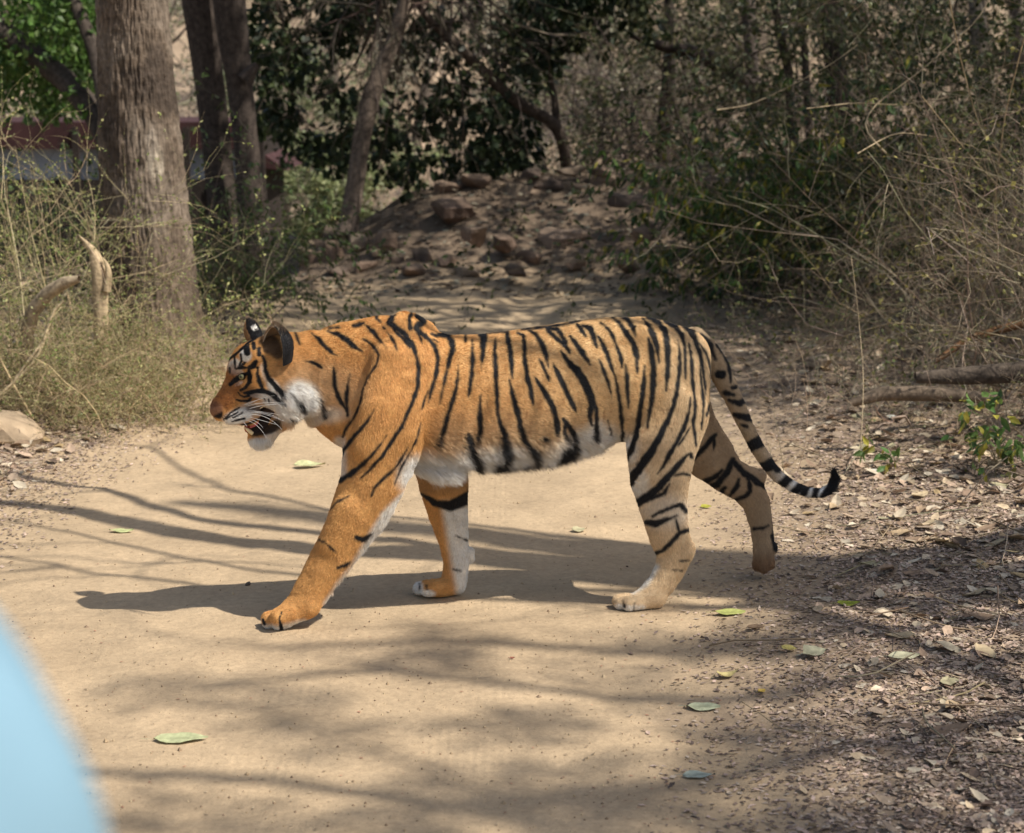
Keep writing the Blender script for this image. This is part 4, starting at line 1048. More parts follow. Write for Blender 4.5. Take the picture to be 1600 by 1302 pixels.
plc = ['behind the red roofed house', 'left of the thick trunk', 'between the thick trunk and twin trunks', 'right of the twin trunks', 'behind the leaning tree', 'beside the leaning tree base', 'behind the hanging crown', 'behind the dark hanging leaves', 'left of the crooked tree',
       'just right of the crooked tree', 'above the stone mound', 'behind the upright dark trunk', 'behind the dark slanting limb', 'behind the slim brown trunk', 'behind the dark thick trunk', 'behind the dry thicket', 'behind the pale grey trunk',
       'up the hillside at upper left', 'up the hillside behind the twin trunks', 'up the hillside behind the hanging crown', 'up the hillside above the crooked tree', 'up the hillside above the slanting limb', 'up the hillside above the right thicket']
for k, (u, Y, r, h, pal, kind) in enumerate(far):
    x = (u - 800) / F * Y; z0 = float(hz(x, Y)[0])
    base = np.array([x, Y, z0]); tp = base + [rs.normal(0, .3), 0, h * .75]
    tr = [(np.array([base - [0, 0, .2], base * .6 + tp * .4 + [rs.normal(0, .15), 0, 0], tp]), np.array([.05, .04, .015]) * r * .7)]
    n = 26; S = base * (1 - (q := rs.uniform(.25, 1, (n, 1)))) + tp * q
    lv = grow(S, rs.normal(0, 1, (n, 3)) * [1, 1, .6] + [0, 0, .5], rs.uniform(.5, 1.0, n) * r, rs, 4, 3, .018 * r / 2, .2, 0)
    tw = twigmesh(lv, (.20, .165, .13) if pal is G2 else (.13, .11, .085), rs)
    p, d, _ = pick(lv[-1][0], 9, rs); 
    cs = pick(lv[1][0], 110, rs)[0]; cs = cs[cs[:, 2] > z0 + .15]
    P, Dn = clumps(cs, rs.uniform(.12, .30, len(cs)) * r * .5, 5200 if pal is G2 else 8500, rs)
    cr = leafmesh(P, Dn, .045 * (.7 + Y / 45), .034 * (.7 + Y / 45), pal, rs, .3, cheap=True)
    tree('hillside_tree', kind + ' tree ' + plc[k], tuple(base), tr, (.14, .115, .095), cr, tw, group='trees on the hillside', seed=80 + k, sides=7)

# ---- dry scrub on the hill and mound
def bush(name, label, c, n, L, spread, up, rs, n1=4, n2=4, r0=.004, curl=.16, grav=-.05, tcol=(.30, .24, .16), leaves=0, lsize=(.012, .008), lcols=None, droop=.2, base_r=.15, group=None, cat='bush', cheap=True, ratio=.5, lean=(0, 0), llevel=-1):
    z0 = float(hz(c[0], c[1])[0])
    t_ = empty(name, (c[0], c[1], z0), label, cat, group)
    S = np.stack([c[0] + rs.normal(0, base_r, n), c[1] + rs.normal(0, base_r, n), np.zeros(n)], 1); S[:, 2] = hz(S[:, 0], S[:, 1]) - .02
    Dn = np.stack([rs.normal(0, spread, n) + lean[0], rs.normal(0, spread, n) + lean[1], np.full(n, up)], 1)
    lv = grow(S, Dn, L * rs.uniform(.5, 1.2, n), rs, n1, n2, r0, curl, grav, ratio)
    for P, R in lv: P[:, :, 2] = np.maximum(P[:, :, 2], hz(P[:, :, 0].ravel(), P[:, :, 1].ravel()).reshape(P.shape[:2]) * 1.0 - .01)
    add('stems', *twigmesh(lv, tcol, rs), mat=M_TWIG, parent=t_, kind='stuff')
    if leaves:
        p, d, _ = pick(lv[llevel][0], leaves, rs)
        add('leaves', *leafmesh(p, d, lsize[0], lsize[1], lcols, rs, droop, cheap=cheap), mat=M_LEAF, parent=t_, kind='stuff', smooth=False)
    return t_
rs = np.random.default_rng(17)
tc_ = [((915, 22.5), 'tangled bare shrub with arching dark branches right of the crooked tree'), ((985, 21.5), 'bare twisted shrub at the middle of the thicket beyond the mound'), ((1065, 23), 'leafless shrub with looping branches near the upright dark trunk'), ((1110, 21), 'leafless dark shrub under the slanting limb')]
for (u, Y), lab in tc_:
    bush('bare_shrub', lab, ((u - 800) / F * Y, Y), 22, 1.9, .7, .7, rs, 5, 5, .016, .26, -.06, (.085, .068, .055), 500, (.04, .025), [(.14, .13, .06), (.2, .17, .09)], group='bare shrubs beyond the mound')
# scattered scrub over the far slope, too many to count
n = 3600
xx = rs.uniform(-30, 26, n); yy = 23 + 40 * rs.random(n) ** 1.3; S = np.stack([xx, yy, hz(xx, yy)], 1)
lv = grow(S, rs.normal(0, .6, (n, 3)) + [0, 0, 1], rs.uniform(.5, 1.6, n), rs, 3, 0, .014, .18, -.03, .6, 5)
V, f, c = twigmesh(lv, (.34, .29, .23), rs)
add('scrub', V, f, c, mat=M_TWIG, kind='stuff')
p, d, _ = pick(lv[1][0], 85000, rs)
V, f, c = leafmesh(p, d, .07, .05, [(.32, .30, .18), (.22, .25, .12), (.44, .38, .27), (.18, .22, .09), (.50, .44, .33)], rs, .2, cheap=True)
add('hillside_foliage', V, f, c, mat=M_LEAF, kind='stuff', smooth=False)

# ================================================================== LEFT BUSHES
rs = np.random.default_rng(18)
LG = [(.20, .24, .07), (.26, .28, .10), (.34, .33, .14), (.14, .20, .05)]
DG = [(.05, .08, .025), (.07, .11, .03), (.11, .14, .05)]
T1 = (.42, .34, .20)
bush('thorn_bush', 'tall pale thorny bush with arching twigs at the left edge', (-2.75, 10.0), 40, 1.35, .45, 1.0, rs, 5, 5, .0045, .15, -.05, T1, 5200, (.017, .012), LG, base_r=.30)
bush('thorn_bush', 'thin pale thorny bush between left edge and thick trunk', (-2.5, 10.9), 26, .95, .45, 1.0, rs, 5, 5, .004, .15, -.05, T1, 3800, (.017, .012), LG, base_r=.22)
bush('low_bush', 'dense low straw coloured bush in front of the thick trunk', (-2.06, 10.0), 170, .60, .75, .9, rs, 6, 6, .003, .2, -.08, (.42, .33, .19), 20000, (.014, .010), [(.28, .27, .11), (.36, .32, .16), (.2, .24, .08)], base_r=.26)
bush('low_bush', 'dense low straw coloured bush left of the bent dead log', (-2.62, 9.8), 110, .58, .8, .8, rs, 6, 6, .003, .2, -.08, (.40, .31, .18), 10000, (.014, .010), [(.25, .25, .10), (.34, .30, .15)], base_r=.28)
bush('sprig', 'few upright leafy sprigs right beside the thick trunk', (-1.62, 10.9), 12, .45, .3, 1.0, rs, 3, 2, .0035, .12, -.02, (.38, .30, .18), 350, (.02, .013), LG, base_r=.14, cat='plant')
bush('sprig', 'green sprig growing up in front of the thick trunk', (-2.02, 10.75), 12, 1.15, .3, 1.0, rs, 3, 3, .003, .13, -.02, (.30, .26, .15), 900, (.02, .013), [(.28, .32, .10), (.38, .38, .16)], base_r=.10, cat='plant')
bush('shade_bush', 'dark green bush in shade between the thick trunk and the twin trunks', (-2.3, 13.4), 50, 1.2, .5, .9, rs, 5, 4, .005, .16, -.06, (.12, .10, .07), 6500, (.045, .018), DG, droop=.9, base_r=.3)
bush('shade_bush', 'grey green bush below the house wall at the left', (-4.3, 13.8), 60, 1.2, .6, .9, rs, 5, 4, .005, .16, -.06, (.14, .12, .09), 7500, (.045, .025), DG, droop=.5, base_r=.5)
bush('shade_bush', 'low dull bush right of the twin trunks', (-2.25, 14.6), 30, .4, .6, .7, rs, 5, 4, .004, .18, -.06, (.14, .12, .09), 2500, (.03, .018), DG, droop=.4, base_r=.25)
bush('road_shrub', 'pale green leafy shrub beyond the dark upright stone slab', (-2.75, 22.5), 20, 1.3, .4, 1.0, rs, 4, 3, .006, .16, -.03, (.16, .13, .1), 1600, (.06, .045), [(.13, .2, .06), (.18, .25, .09)], base_r=.3)
# dead wood standing in the left bushes
d1 = empty('bent_log', tuple(W(40, 560, 9.75)), 'smooth grey bent dead log arching through the left bush', 'log')
add('wood', *limb(path([(44, 600), (41, 560), (42, 520), (52, 485), (75, 458), (100, 442), (124, 436)], 9.75, 9.6), np.array([9, 10, 11, 11.5, 11, 10, 5]) / F * 9.7, sides=20, per=60, amp=.0015, ridge=10, seed=6, col=(.33, .26, .175)), mat=M_BARK, parent=d1)
d2 = empty('broken_stump', tuple(W(155, 450, 10.2)), 'splintered pale stump with a long pointed tip', 'stump')
V, f, c = limb(path([(160, 590), (158, 500), (156, 440), (152, 415), (147, 396), (136, 382), (121, 367)], 10.2), np.array([12, 12, 12.5, 11, 8, 4.5, .6]) / F * 10.2, sides=16, per=50, amp=.003, ridge=12, seed=7, col=(.46, .35, .22))
add('stub', V, f, c, mat=M_BARK, parent=d2)
V, f, c = limb(path([(166, 455), (170, 430), (168, 415), (160, 402)], 10.17), np.array([7, 5.5, 4, .6]) / F * 10.2, sides=10, per=50, amp=.002, seed=8, col=(.42, .32, .2))
add('splinter', V, f, c, mat=M_BARK, parent=d2)
for k, (pts, r, lab, cc) in enumerate([([(0, 618), (60, 560), (85, 480), (100, 470)], 2.6, 'thin pale stick leaning over the left bush base', (.5, .4, .25)), ([(52, 655), (25, 610), (0, 560)], 2.4, 'straight straw stick leaning left above the tan boulder', (.46, .35, .2)),
                                      ([(78, 520), (40, 570), (0, 625)], 2.2, 'pale stick crossing another stick in the left bush', (.5, .4, .26))]):
    Yk = 9.5
    o = add('stick', *limb(path(pts, Yk), np.array([r] * (len(pts) - 1) + [r * .5]) / F * Yk, sides=6, per=20, col=cc), mat=M_BARK, label=lab, cat='stick', group='dry sticks in the left bush')

# ================================================================== RIGHT THICKET
rs = np.random.default_rng(19)
T2 = (.30, .245, .175); T3 = (.42, .34, .235)
HG = [(.05, .10, .022), (.07, .13, .03), (.10, .16, .04), (.30, .27, .04), (.04, .07, .02)]
def bx(u, Y): return ((u - 800) / F * Y, Y)
bush('dry_bush', 'big tangled dry brown bush at the right edge', bx(1680, 9.6), 60, 1.7, .4, 1.0, rs, 5, 4, .006, .29, -.07, T2, 1500, (.03, .018), [(.30, .27, .09), (.2, .2, .07)], base_r=.35)
bush('dry_bush', 'tall dry bush of arching twigs above the brown log', bx(1600, 11.0), 56, 1.8, .36, 1.0, rs, 5, 4, .006, .29, -.08, T2, 2200, (.03, .018), [(.30, .27, .09), (.16, .18, .06)], base_r=.4)
bush('dry_bush', 'tall tangled bush at the centre of the right thicket', bx(1500, 12.6), 46, 1.6, .36, 1.0, rs, 5, 4, .006, .29, -.08, (.30, .24, .17), 4500, (.035, .02), [(.08, .12, .03), (.28, .26, .08)], base_r=.4)
bush('dry_bush', 'bush of brown twigs at the back of the right thicket', bx(1510, 13.8), 60, 2.3, .45, 1.0, rs, 5, 4, .006, .2, -.06, (.16, .125, .09), 9000, (.05, .03), [(.035, .05, .018), (.05, .07, .022), (.10, .12, .04)], base_r=.5)  # dark leaf colours paint the depth of the thicket as shade
bush('dry_bush', 'bushy heap of dry twigs behind all others near the top right', bx(1600, 12.8), 56, 2.7, .45, 1.0, rs, 5, 4, .006, .2, -.05, (.18, .14, .10), 8000, (.05, .03), [(.035, .05, .018), (.05, .06, .022), (.10, .11, .04)], base_r=.5)  # leaf colours darkened here too, as painted shade behind the twigs
bush('leafy_bush', 'dark bush hung with long drooping green leaves', bx(1190, 14.8), 46, 1.2, .28, 1.0, rs, 4, 3, .004, .15, -.04, (.17, .14, .10), 3400, (.085, .026), HG, droop=1.6, base_r=.35, cheap=False)
bush('leafy_bush', 'bush with drooping green and yellow leaves under the dark thick trunk', bx(1270, 14.0), 46, 1.5, .3, 1.0, rs, 4, 3, .004, .15, -.04, (.19, .15, .11), 3000, (.085, .026), HG, droop=1.6, base_r=.35, cheap=False)
bush('leafy_bush', 'low dark leafy bush at the left tip of the right thicket', bx(1165, 15.6), 26, .45, .5, .9, rs, 4, 3, .004, .18, -.06, (.2, .16, .11), 2600, (.05, .022), HG, droop=1.0, base_r=.4)
bush('leafy_bush', 'small bush with fresh green leaves low at the right edge', bx(1555, 8.3), 12, .42, .5, 1.0, rs, 3, 2, .003, .15, -.03, (.25, .2, .12), 190, (.06, .028), [(.08, .16, .04), (.12, .2, .05), (.4, .36, .06)], droop=.9, base_r=.08, cheap=False)
bush('brush', 'low grey brush of fine twigs along the foot of the right bank', bx(1160, 13.0), 40, .35, .8, .6, rs, 4, 3, .003, .22, -.08, (.26, .21, .14), 700, (.025, .015), [(.12, .15, .05)], base_r=.5)
bush('brush', 'straw coloured brush in the middle of the right bank', bx(1290, 12.0), 50, .42, .8, .6, rs, 4, 3, .003, .22, -.08, T2, 900, (.022, .014), [(.14, .18, .06), (.3, .27, .12)], base_r=.45)
bush('brush', 'pale straw brush pile beside the brown log', bx(1450, 10.3), 60, .55, .8, .6, rs, 4, 4, .003, .2, -.08, T3, 500, (.022, .014), [(.14, .18, .06)], base_r=.35)
bush('brush', 'sparse upright straw stalks in front of the right thicket', bx(1340, 10.2), 24, .5, .4, 1.0, rs, 2, 1, .0028, .12, -.03, T3, 60, (.02, .012), [(.2, .22, .08)], base_r=.35)
bush('brush', 'spiky dry brush at the right edge above the leafy bush', bx(1600, 9.0), 50, .5, .8, .6, rs, 5, 4, .003, .2, -.06, T3, 300, (.02, .012), [(.2, .2, .08)], base_r=.25)
bush('stalk', 'pair of thin dry stalks standing on the litter behind the tail', bx(1225, 8.6), 5, .45, .25, 1.0, rs, 1, 0, .0022, .08, -.02, T3, base_r=.12, cat='stalk')
# long arching canes
canes = [([(1120, 172), (1170, 165), (1225, 140), (1300, 100), (1340, 70)], 11.5, 2.0, 'long pale cane reaching left out of the thicket'), ([(1260, 170), (1340, 160), (1400, 165), (1500, 150)], 10.5, 1.8, 'thin dry cane lying level across the thicket'),
         ([(1385, 240), (1345, 200), (1365, 165), (1440, 110), (1530, 30), (1560, -30)], 10.0, 2.6, 'stout bent cane rising to the top right corner'), ([(1340, 240), (1400, 205), (1470, 215), (1560, 240), (1640, 300)], 9.6, 1.8, 'arched cane sloping down to the right edge'),
         ([(1480, -20), (1500, 90), (1530, 200), (1570, 250), (1610, 300)], 9.6, 2.0, 'long cane hanging from the top right corner'), ([(1440, 150), (1480, 200), (1530, 260), (1600, 330)], 9.3, 1.8, 'straight cane slanting down at the right edge'),
         ([(1600, 60), (1570, 180), (1555, 300), (1560, 420)], 9.0, 2.2, 'upright brown cane near the right edge'), ([(1345, 700), (1350, 590), (1340, 480), (1330, 400)], 8.4, 1.5, 'thin upright dry stalk rising from the leaf litter')]
for pts, Y, r, lab in canes:
    P = path(pts, Y, Y + .6)
    add('cane', *limb(P, np.linspace(r, r * .45, len(pts)) * .62 / F * Y, sides=6, per=14, col=(.33, .26, .165)), mat=M_BARK, label=lab, cat='cane', group='dry canes in the right thicket')
# logs on the right bank
def log(pts_uv, r, Y0, Y1, lab, colr, seed, name='log'):
    P = path(pts_uv, Y0, Y1)
    return add(name, *limb(P, np.array(r) / F * Y0, sides=16, per=30, amp=.004, seed=seed, col=colr), mat=M_BARK, label=lab, cat='log')
log([(1460, 565), (1510, 532), (1560, 515), (1640, 495)], [4, 6, 7, 8], 9.6, 9.9, 'rust brown dead log lying in the right brush', (.13, .07, .035), 1)
log([(1330, 630), (1380, 615), (1450, 615), (1540, 622)], [7, 12, 13, 9], 8.95, 8.9, 'dark weathered log on the litter below the brush', (.16, .12, .085), 2)
log([(1430, 590), (1500, 588), (1620, 580)], [9, 14, 18], 9.2, 9.2, 'thick shaded log at the right edge under twigs', (.10, .078, .06), 3)
log([(1430, 1008), (1480, 1022), (1540, 1033), (1640, 1052)], [1.2, 5, 7, 9], 6.0, 5.86, 'long flat strip of bark at the lower right edge', (.30, .23, .15), 4, 'bark_strip')
log([(1348, 1150), (1385, 1162), (1400, 1172)], [1.5, 4.5, 3], 5.22, 5.16, 'short broken bark piece lying on the lower right litter', (.20, .15, .1), 5, 'bark_piece')

# ================================================================== HOUSE
Yh_ = 21.5
hb = np.array([-4.6, Yh_, float(hz(-4.6, Yh_)[0])])
house = empty('house', tuple(hb), 'low house with dark red roof behind the trees at the left', 'house')
def box(x0, x1, y0, y1, z0, z1):
    V = np.array([[x, y, z] for x in (x0, x1) for y in (y0, y1) for z in (z0, z1)], float)
    f = np.array([[0, 1, 3, 2], [4, 6, 7, 5], [0, 4, 5, 1], [2, 3, 7, 6], [0, 2, 6, 4], [1, 5, 7, 3]]); return V, f
M_WALL = mat_flat('blue_grey_wall', (.42, .45, .52), rough=.85, var=.25, scale=3, bump=.002)
M_RED = mat_flat('dark_red_boards', (.060, .026, .026), rough=.7, var=.3, scale=5)
M_DARK = mat_flat('dark_wood_and_shade', (.035, .026, .022), rough=.8, var=.3, scale=8)
def zpx(v): return float(W(800, v, Yh_)[2])
def xpx(u): return (u - 800) / F * Yh_
def hpart(nm, b, mat): V, f = box(*b); return add(nm, V, f, mat=mat, parent=house, smooth=False)
hpart('wall', (xpx(-160), xpx(392), Yh_ - .04, Yh_ + 1.5, hb[2] - .3, zpx(200)), M_WALL)
hpart('shade_panel', (xpx(-160), xpx(400), Yh_ - .07, Yh_ - .05, hb[2] - .3, zpx(280)), M_DARK)  # dark sheet stands in for the shaded opening below the wall
hpart('fascia', (xpx(-165), xpx(412), Yh_ - .16, Yh_ - .09, zpx(232), zpx(190)), M_RED)
hpart('pillar', (xpx(393), xpx(419), Yh_ - .22, Yh_ + 1.6, hb[2] - .2, zpx(198)), M_DARK)
for uu_ in (300, 130, -40):
    hpart('pillar', (xpx(uu_ - 5), xpx(uu_ + 5), Yh_ - .22, Yh_ - .17, hb[2] - .2, zpx(198)), M_DARK)
V = np.array([[xpx(-170), Yh_ - .12, zpx(191)], [xpx(414), Yh_ - .12, zpx(191)], [xpx(414), Yh_ + .9, zpx(186)], [xpx(-170), Yh_ + .9, zpx(186)], [xpx(-170), Yh_ + 1.8, zpx(191)], [xpx(414), Yh_ + 1.8, zpx(191)]])
V = np.concatenate([V, V - [0, 0, .05]])
f = np.array([[0, 1, 2, 3], [3, 2, 5, 4], [7, 6, 9, 8], [8, 9, 10, 11], [0, 6, 7, 1], [4, 5, 11, 10], [0, 3, 9, 6], [3, 4, 10, 9], [1, 7, 8, 2], [2, 8, 11, 5]])
add('roof', V, f, mat=M_RED, parent=house, smooth=False)
# sloping side eave at the right end
V = np.array([[xpx(414), Yh_ - .1, zpx(238)], [xpx(414), Yh_ - .1, zpx(262)], [xpx(452), Yh_ - .1, zpx(266)], [xpx(414), Yh_ + 1.6, zpx(238)], [xpx(414), Yh_ + 1.6, zpx(262)], [xpx(452), Yh_ + 1.6, zpx(266)]])
add('side_eave', V, np.array([[0, 1, 2, 2], [3, 5, 4, 4], [0, 2, 5, 3], [1, 4, 5, 2], [0, 3, 4, 1]])[:, :4], mat=M_RED, parent=house, smooth=False)
for uu_ in (60, 215, 350):
    w_ = hpart('window', (xpx(uu_ - 22), xpx(uu_ + 22), Yh_ - .10, Yh_ - .08, zpx(330), zpx(288)), mat_flat('shutter', (.05, .04, .035), var=.3))

# ================================================================== STONES
def stone(c, sz, seed, colr, flat=.8, name='stone', **kw):
    rr = np.random.default_rng(seed)
    n1_, n2_ = 14, 10
    th = np.linspace(0, math.pi, n2_); ph = np.arange(n1_) * 2 * math.pi / n1_
    d = np.array([[math.sin(t) * math.cos(p), math.sin(t) * math.sin(p), math.cos(t)] for t in th for p in ph])
    dd = np.sign(d) * np.abs(d) ** .5                       # blocky
    dd = dd * (1 + .55 * (fbm(d * 1.6 + seed * 3.1, 3, 200) - .5))[:, None]
    for _ in range(9):                                       # knocked-off facets
        nrm = unit(rr.normal(0, 1, 3)); h = rr.uniform(.55, .9); q = dd @ nrm; dd = dd - np.maximum(q - h, 0)[:, None] * nrm
    V = np.asarray(c)[None] + dd * np.array(sz)[None]
    a = rr.uniform(0, 3.1); R_ = np.array([[math.cos(a), -math.sin(a), 0], [math.sin(a), math.cos(a), 0], [0, 0, 1]])
    V = (V - c) @ R_.T + c
    f = np.array([[j * n1_ + i, (j + 1) * n1_ + i, (j + 1) * n1_ + (i + 1) % n1_, j * n1_ + (i + 1) % n1_] for j in range(n2_ - 1) for i in range(n1_)])
    cc = np.array(colr)[None] * (.75 + .5 * fbm(V * 7, 3, 3))[:, None]
    cc = mixc(cc, sstep(.2, .9, dd[:, 2]) * .25, (.33, .26, .18))
    return add(name, V, f, cc, mat=M_ROCK, smooth=False, **kw)
rs = np.random.default_rng(21)
wall = empty('stone_wall', tuple(on_ground(620, 400)), 'tumbled low wall of brown stones where the road bends', 'stone wall')
RC = [(.17, .115, .085), (.21, .145, .105), (.13, .095, .075), (.24, .18, .13)]
row = [(485, 412, 22, 12), (520, 405, 24, 17), (522, 378, 22, 14), (560, 392, 22, 14), (555, 370, 18, 12), (600, 385, 26, 15), (590, 358, 18, 13), (610, 340, 24, 10), (655, 330, 22, 8), (650, 372, 26, 18), (640, 350, 18, 12), (690, 392, 22, 12), (735, 375, 26, 12),
       (700, 412, 20, 9), (660, 405, 22, 10), (745, 402, 26, 11), (790, 385, 26, 12), (770, 350, 24, 12), (760, 318, 22, 9), (810, 305, 26, 8), (800, 335, 24, 10), (850, 318, 28, 10), (860, 290, 30, 8), (900, 300, 26, 10), (920, 325, 28, 9), (950, 295, 26, 9),
       (980, 318, 26, 10), (1010, 300, 22, 8), (830, 410, 28, 10), (900, 420, 24, 9), (800, 425, 24, 8), (730, 430, 26, 7), (640, 428, 26, 8), (570, 420, 24, 9), (530, 428, 26, 8), (960, 352, 24, 9), (1000, 372, 22, 9), (940, 402, 24, 8), (870, 345, 24, 8), (720, 345, 16, 10),
       (745, 290, 20, 8), (700, 300, 18, 8), (1040, 340, 20, 8), (1060, 300, 20, 8), (980, 420, 20, 8), (1030, 400, 20, 8), (620, 410, 14, 8), (590, 400, 12, 8), (505, 390, 14, 8), (680, 355, 16, 10), (830, 275, 20, 6), (890, 272, 20, 6), (940, 272, 22, 6), (1000, 268, 20, 6)]
for k, (u, v, ru, rv) in enumerate(row):
    p = on_ground(u, v)
    if p[1] > 20 or p[1] < 10: p = W(u, v, 17.6)
    s = p[1] / F * (1.3 if v < 330 else 1.1)
    stone(p + np.array([0, 0, rv * s * .45]), (ru * s * .95, ru * s * .6, rv * s * 1.25), 300 + k, RC[k % 4], parent=wall)
def rock1(u, v, ru, rv, lab, colr, seed, Y=None, cat='rock'):
    p = on_ground(u, v + rv * .8) if Y is None else W(u, v, Y)
    s = p[1] / F
    return stone(p + np.array([0, 0, rv * s * .75 if Y is None else 0]), (ru * s, ru * s * .8, rv * s), seed, colr, name='boulder', label=lab, cat=cat)
rock1(706, 332, 40, 27, 'large square dark brown boulder in the middle of the stone wall', (.18, .12, .09), 401, 17.0)
rock1(878, 380, 44, 24, 'rounded pinkish brown boulder on the leafy slope of the mound', (.27, .19, .14), 402, 16.6)
rock1(28, 665, 48, 31, 'tan rounded boulder at the left edge below the bush', (.40, .30, .20), 403)
rock1(385, 522, 28, 14, 'grey brown stone on the road edge behind the tiger ears', (.20, .16, .125), 404)
rock1(345, 575, 16, 14, 'small tan stone just left of the tiger forehead', (.36, .28, .19), 405)
rock1(375, 545, 26, 12, 'flat sandy stone below the grey brown stone', (.33, .25, .17), 406)
rock1(1280, 565, 22, 14, 'rounded grey stone half buried in leaves behind the tail', (.30, .24, .18), 407)
rock1(388, 912, 5, 4, 'small dark pebble on the sand beside the front paw', (.10, .085, .075), 408, cat='pebble')
rock1(70, 600, 26, 14, 'tan stone half hidden under the left bush', (.34, .26, .18), 409)
rock1(200, 635, 30, 8, 'flat reddish stone under the low straw bush', (.34, .22, .16), 410)
# standing slab at the bend
pp_ = W(456, 432, 16.6)
V = []
for k, (u0, u1, v) in enumerate([(446, 468, 434), (443, 467, 405), (445, 465, 380), (452, 463, 366), (459, 463, 361)]):
    for q, (uu_, yy_) in enumerate([(u0, 16.55), (u1, 16.55), (u1, 16.65), (u0, 16.65)]): V.append(W(uu_, v, yy_))
V = np.array(V); f = np.array([[4 * j + i, 4 * j + (i + 1) % 4, 4 * (j + 1) + (i + 1) % 4, 4 * (j + 1) + i] for j in range(4) for i in range(4)] + [[16, 17, 18, 19]])
add('stone_slab', V, f, np.full((len(V), 3), .055), mat=M_ROCK, smooth=False, label='dark upright stone slab with a curved top at the road bend', cat='stone slab')
# ================================================================== LEAF LITTER
rs = np.random.default_rng(31)
DRYC = [(.46, .36, .24), (.40, .30, .21), (.34, .26, .19), (.52, .43, .31), (.26, .18, .125), (.44, .32, .23), (.56, .48, .36), (.17, .12, .09)]
def scatter(n, fx, y0, y1, power=1.6):
    """points whose density falls with distance, kept where fx says so"""
    t = rs.random(n); y = y0 * (y1 / y0) ** (t ** (1 / power) if power != 1 else t)
    x = rs.uniform(-.42, .42, n) * y
    d = x - x_right(y); e = x_left(y) - x
    k = rs.random(n) < fx(d, e, y)
    return x[k], y[k]
def litter(name, n, fx, y0, y1, L, Wd, cols, cheap, mat, lift=.004, tilt=.35, power=1.0):
    x, y = scatter(n, fx, y0, y1, power); m = len(x)
    P = np.stack([x, y, hz(x, y) + rs.uniform(0, lift, m)], 1)
    a = rs.uniform(0, 2 * math.pi, m); D = np.stack([np.cos(a), np.sin(a), rs.normal(0, tilt * .5, m)], 1)
    N = np.stack([rs.normal(0, tilt, m), rs.normal(0, tilt, m), np.ones(m)], 1)
    sc_ = rs.uniform(.5, 1.4, m)
    if cheap: V, f = flakes(P, D, N, L * sc_, Wd * sc_, .35, rs); k = 4
    else: V, f = leaves_batch(P, D, N, L * sc_, Wd * sc_, .12, .18, rs); k = 8
    g = hz(V[:, 0], V[:, 1]); V[:, 2] = np.maximum(V[:, 2], g + .003)
    c = np.array(cols)[rs.integers(0, len(cols), m)] * (1 + rs.normal(0, .16, (m, 1)))
    add(name, V, f, np.clip(np.repeat(c, k, 0), .01, .8), mat=mat, kind='stuff', smooth=False)
edge = lambda d, e, y: np.clip(sstep(-.35, .9, d) ** 1.3 + sstep(-.6, .25, e), 0, 1)
edge2 = lambda d, e, y: np.clip(sstep(.1, .9, d) + sstep(-.2, .3, e), 0, 1)
litter('leaf_crumbs', 330000, edge, 4.2, 12.5, .018, .010, [(.44, .34, .27), (.38, .29, .23), (.30, .22, .17), (.48, .39, .30), (.20, .145, .115), (.50, .37, .30), (.13, .095, .075)], True, M_DRY, .006, .5)
litter('leaf_crumbs_on_sand', 16000, lambda d, e, y: np.where((d < 0) & (e < 0), .12 + .5 * sstep(-.7, 0, d) + .3 * sstep(-.6, 0, e), 0), 4.0, 14, .011, .005, [(.26, .19, .12), (.34, .26, .17), (.48, .37, .25), (.40, .20, .13)], True, M_DRY, .002, .3)
litter('leaf_litter_nearby', 8000, edge2, 4.3, 7.4, .045, .026, DRYC, False, M_DRY, .006, .3, 1.0)
litter('leaf_litter', 32000, lambda d, e, y: edge2(d, e, y) * sstep(6.4, 9, y), 6.4, 20, .058, .034, DRYC, False, M_DRY, .012, .35, 1.0)
litter('mound_litter', 20000, lambda d, e, y: np.where((y > 15.2), .9, .0) * np.where(e > 1, .4, 1), 15, 23, .065, .04, [(.25, .19, .13), (.19, .14, .10), (.34, .29, .21), (.13, .095, .07), (.22, .20, .15)], True, M_DRY, .02, .4)
# fine grit and clods on the road
x, y = scatter(9000, lambda d, e, y: np.where((d < .3) & (e < .2), .75, .25), 4.0, 13, 1.0); m = len(x)
sz = rs.uniform(.0012, .0042, m) * (1 + 1.2 * (rs.random(m) < .04))
oc = np.array([[1, 0, 0], [-1, 0, 0], [0, 1, 0], [0, -1, 0], [0, 0, 1], [0, 0, -1]], float)
V = np.stack([x, y, hz(x, y) + .001], 1)[:, None] + oc[None] * sz[:, None, None] * rs.uniform(.6, 1.4, (m, 6, 1))
f = np.array([[0, 2, 4], [2, 1, 4], [1, 3, 4], [3, 0, 4], [2, 0, 5], [1, 2, 5], [3, 1, 5], [0, 3, 5]])
c = np.array([(.42, .31, .19), (.5, .39, .25), (.28, .2, .13)])[rs.integers(0, 3, m)]
add('grit', V.reshape(-1, 3), (np.arange(m)[:, None, None] * 6 + f[None]).reshape(-1, 3), np.repeat(c, 6, 0), mat=M_DRY, kind='stuff', smooth=False)
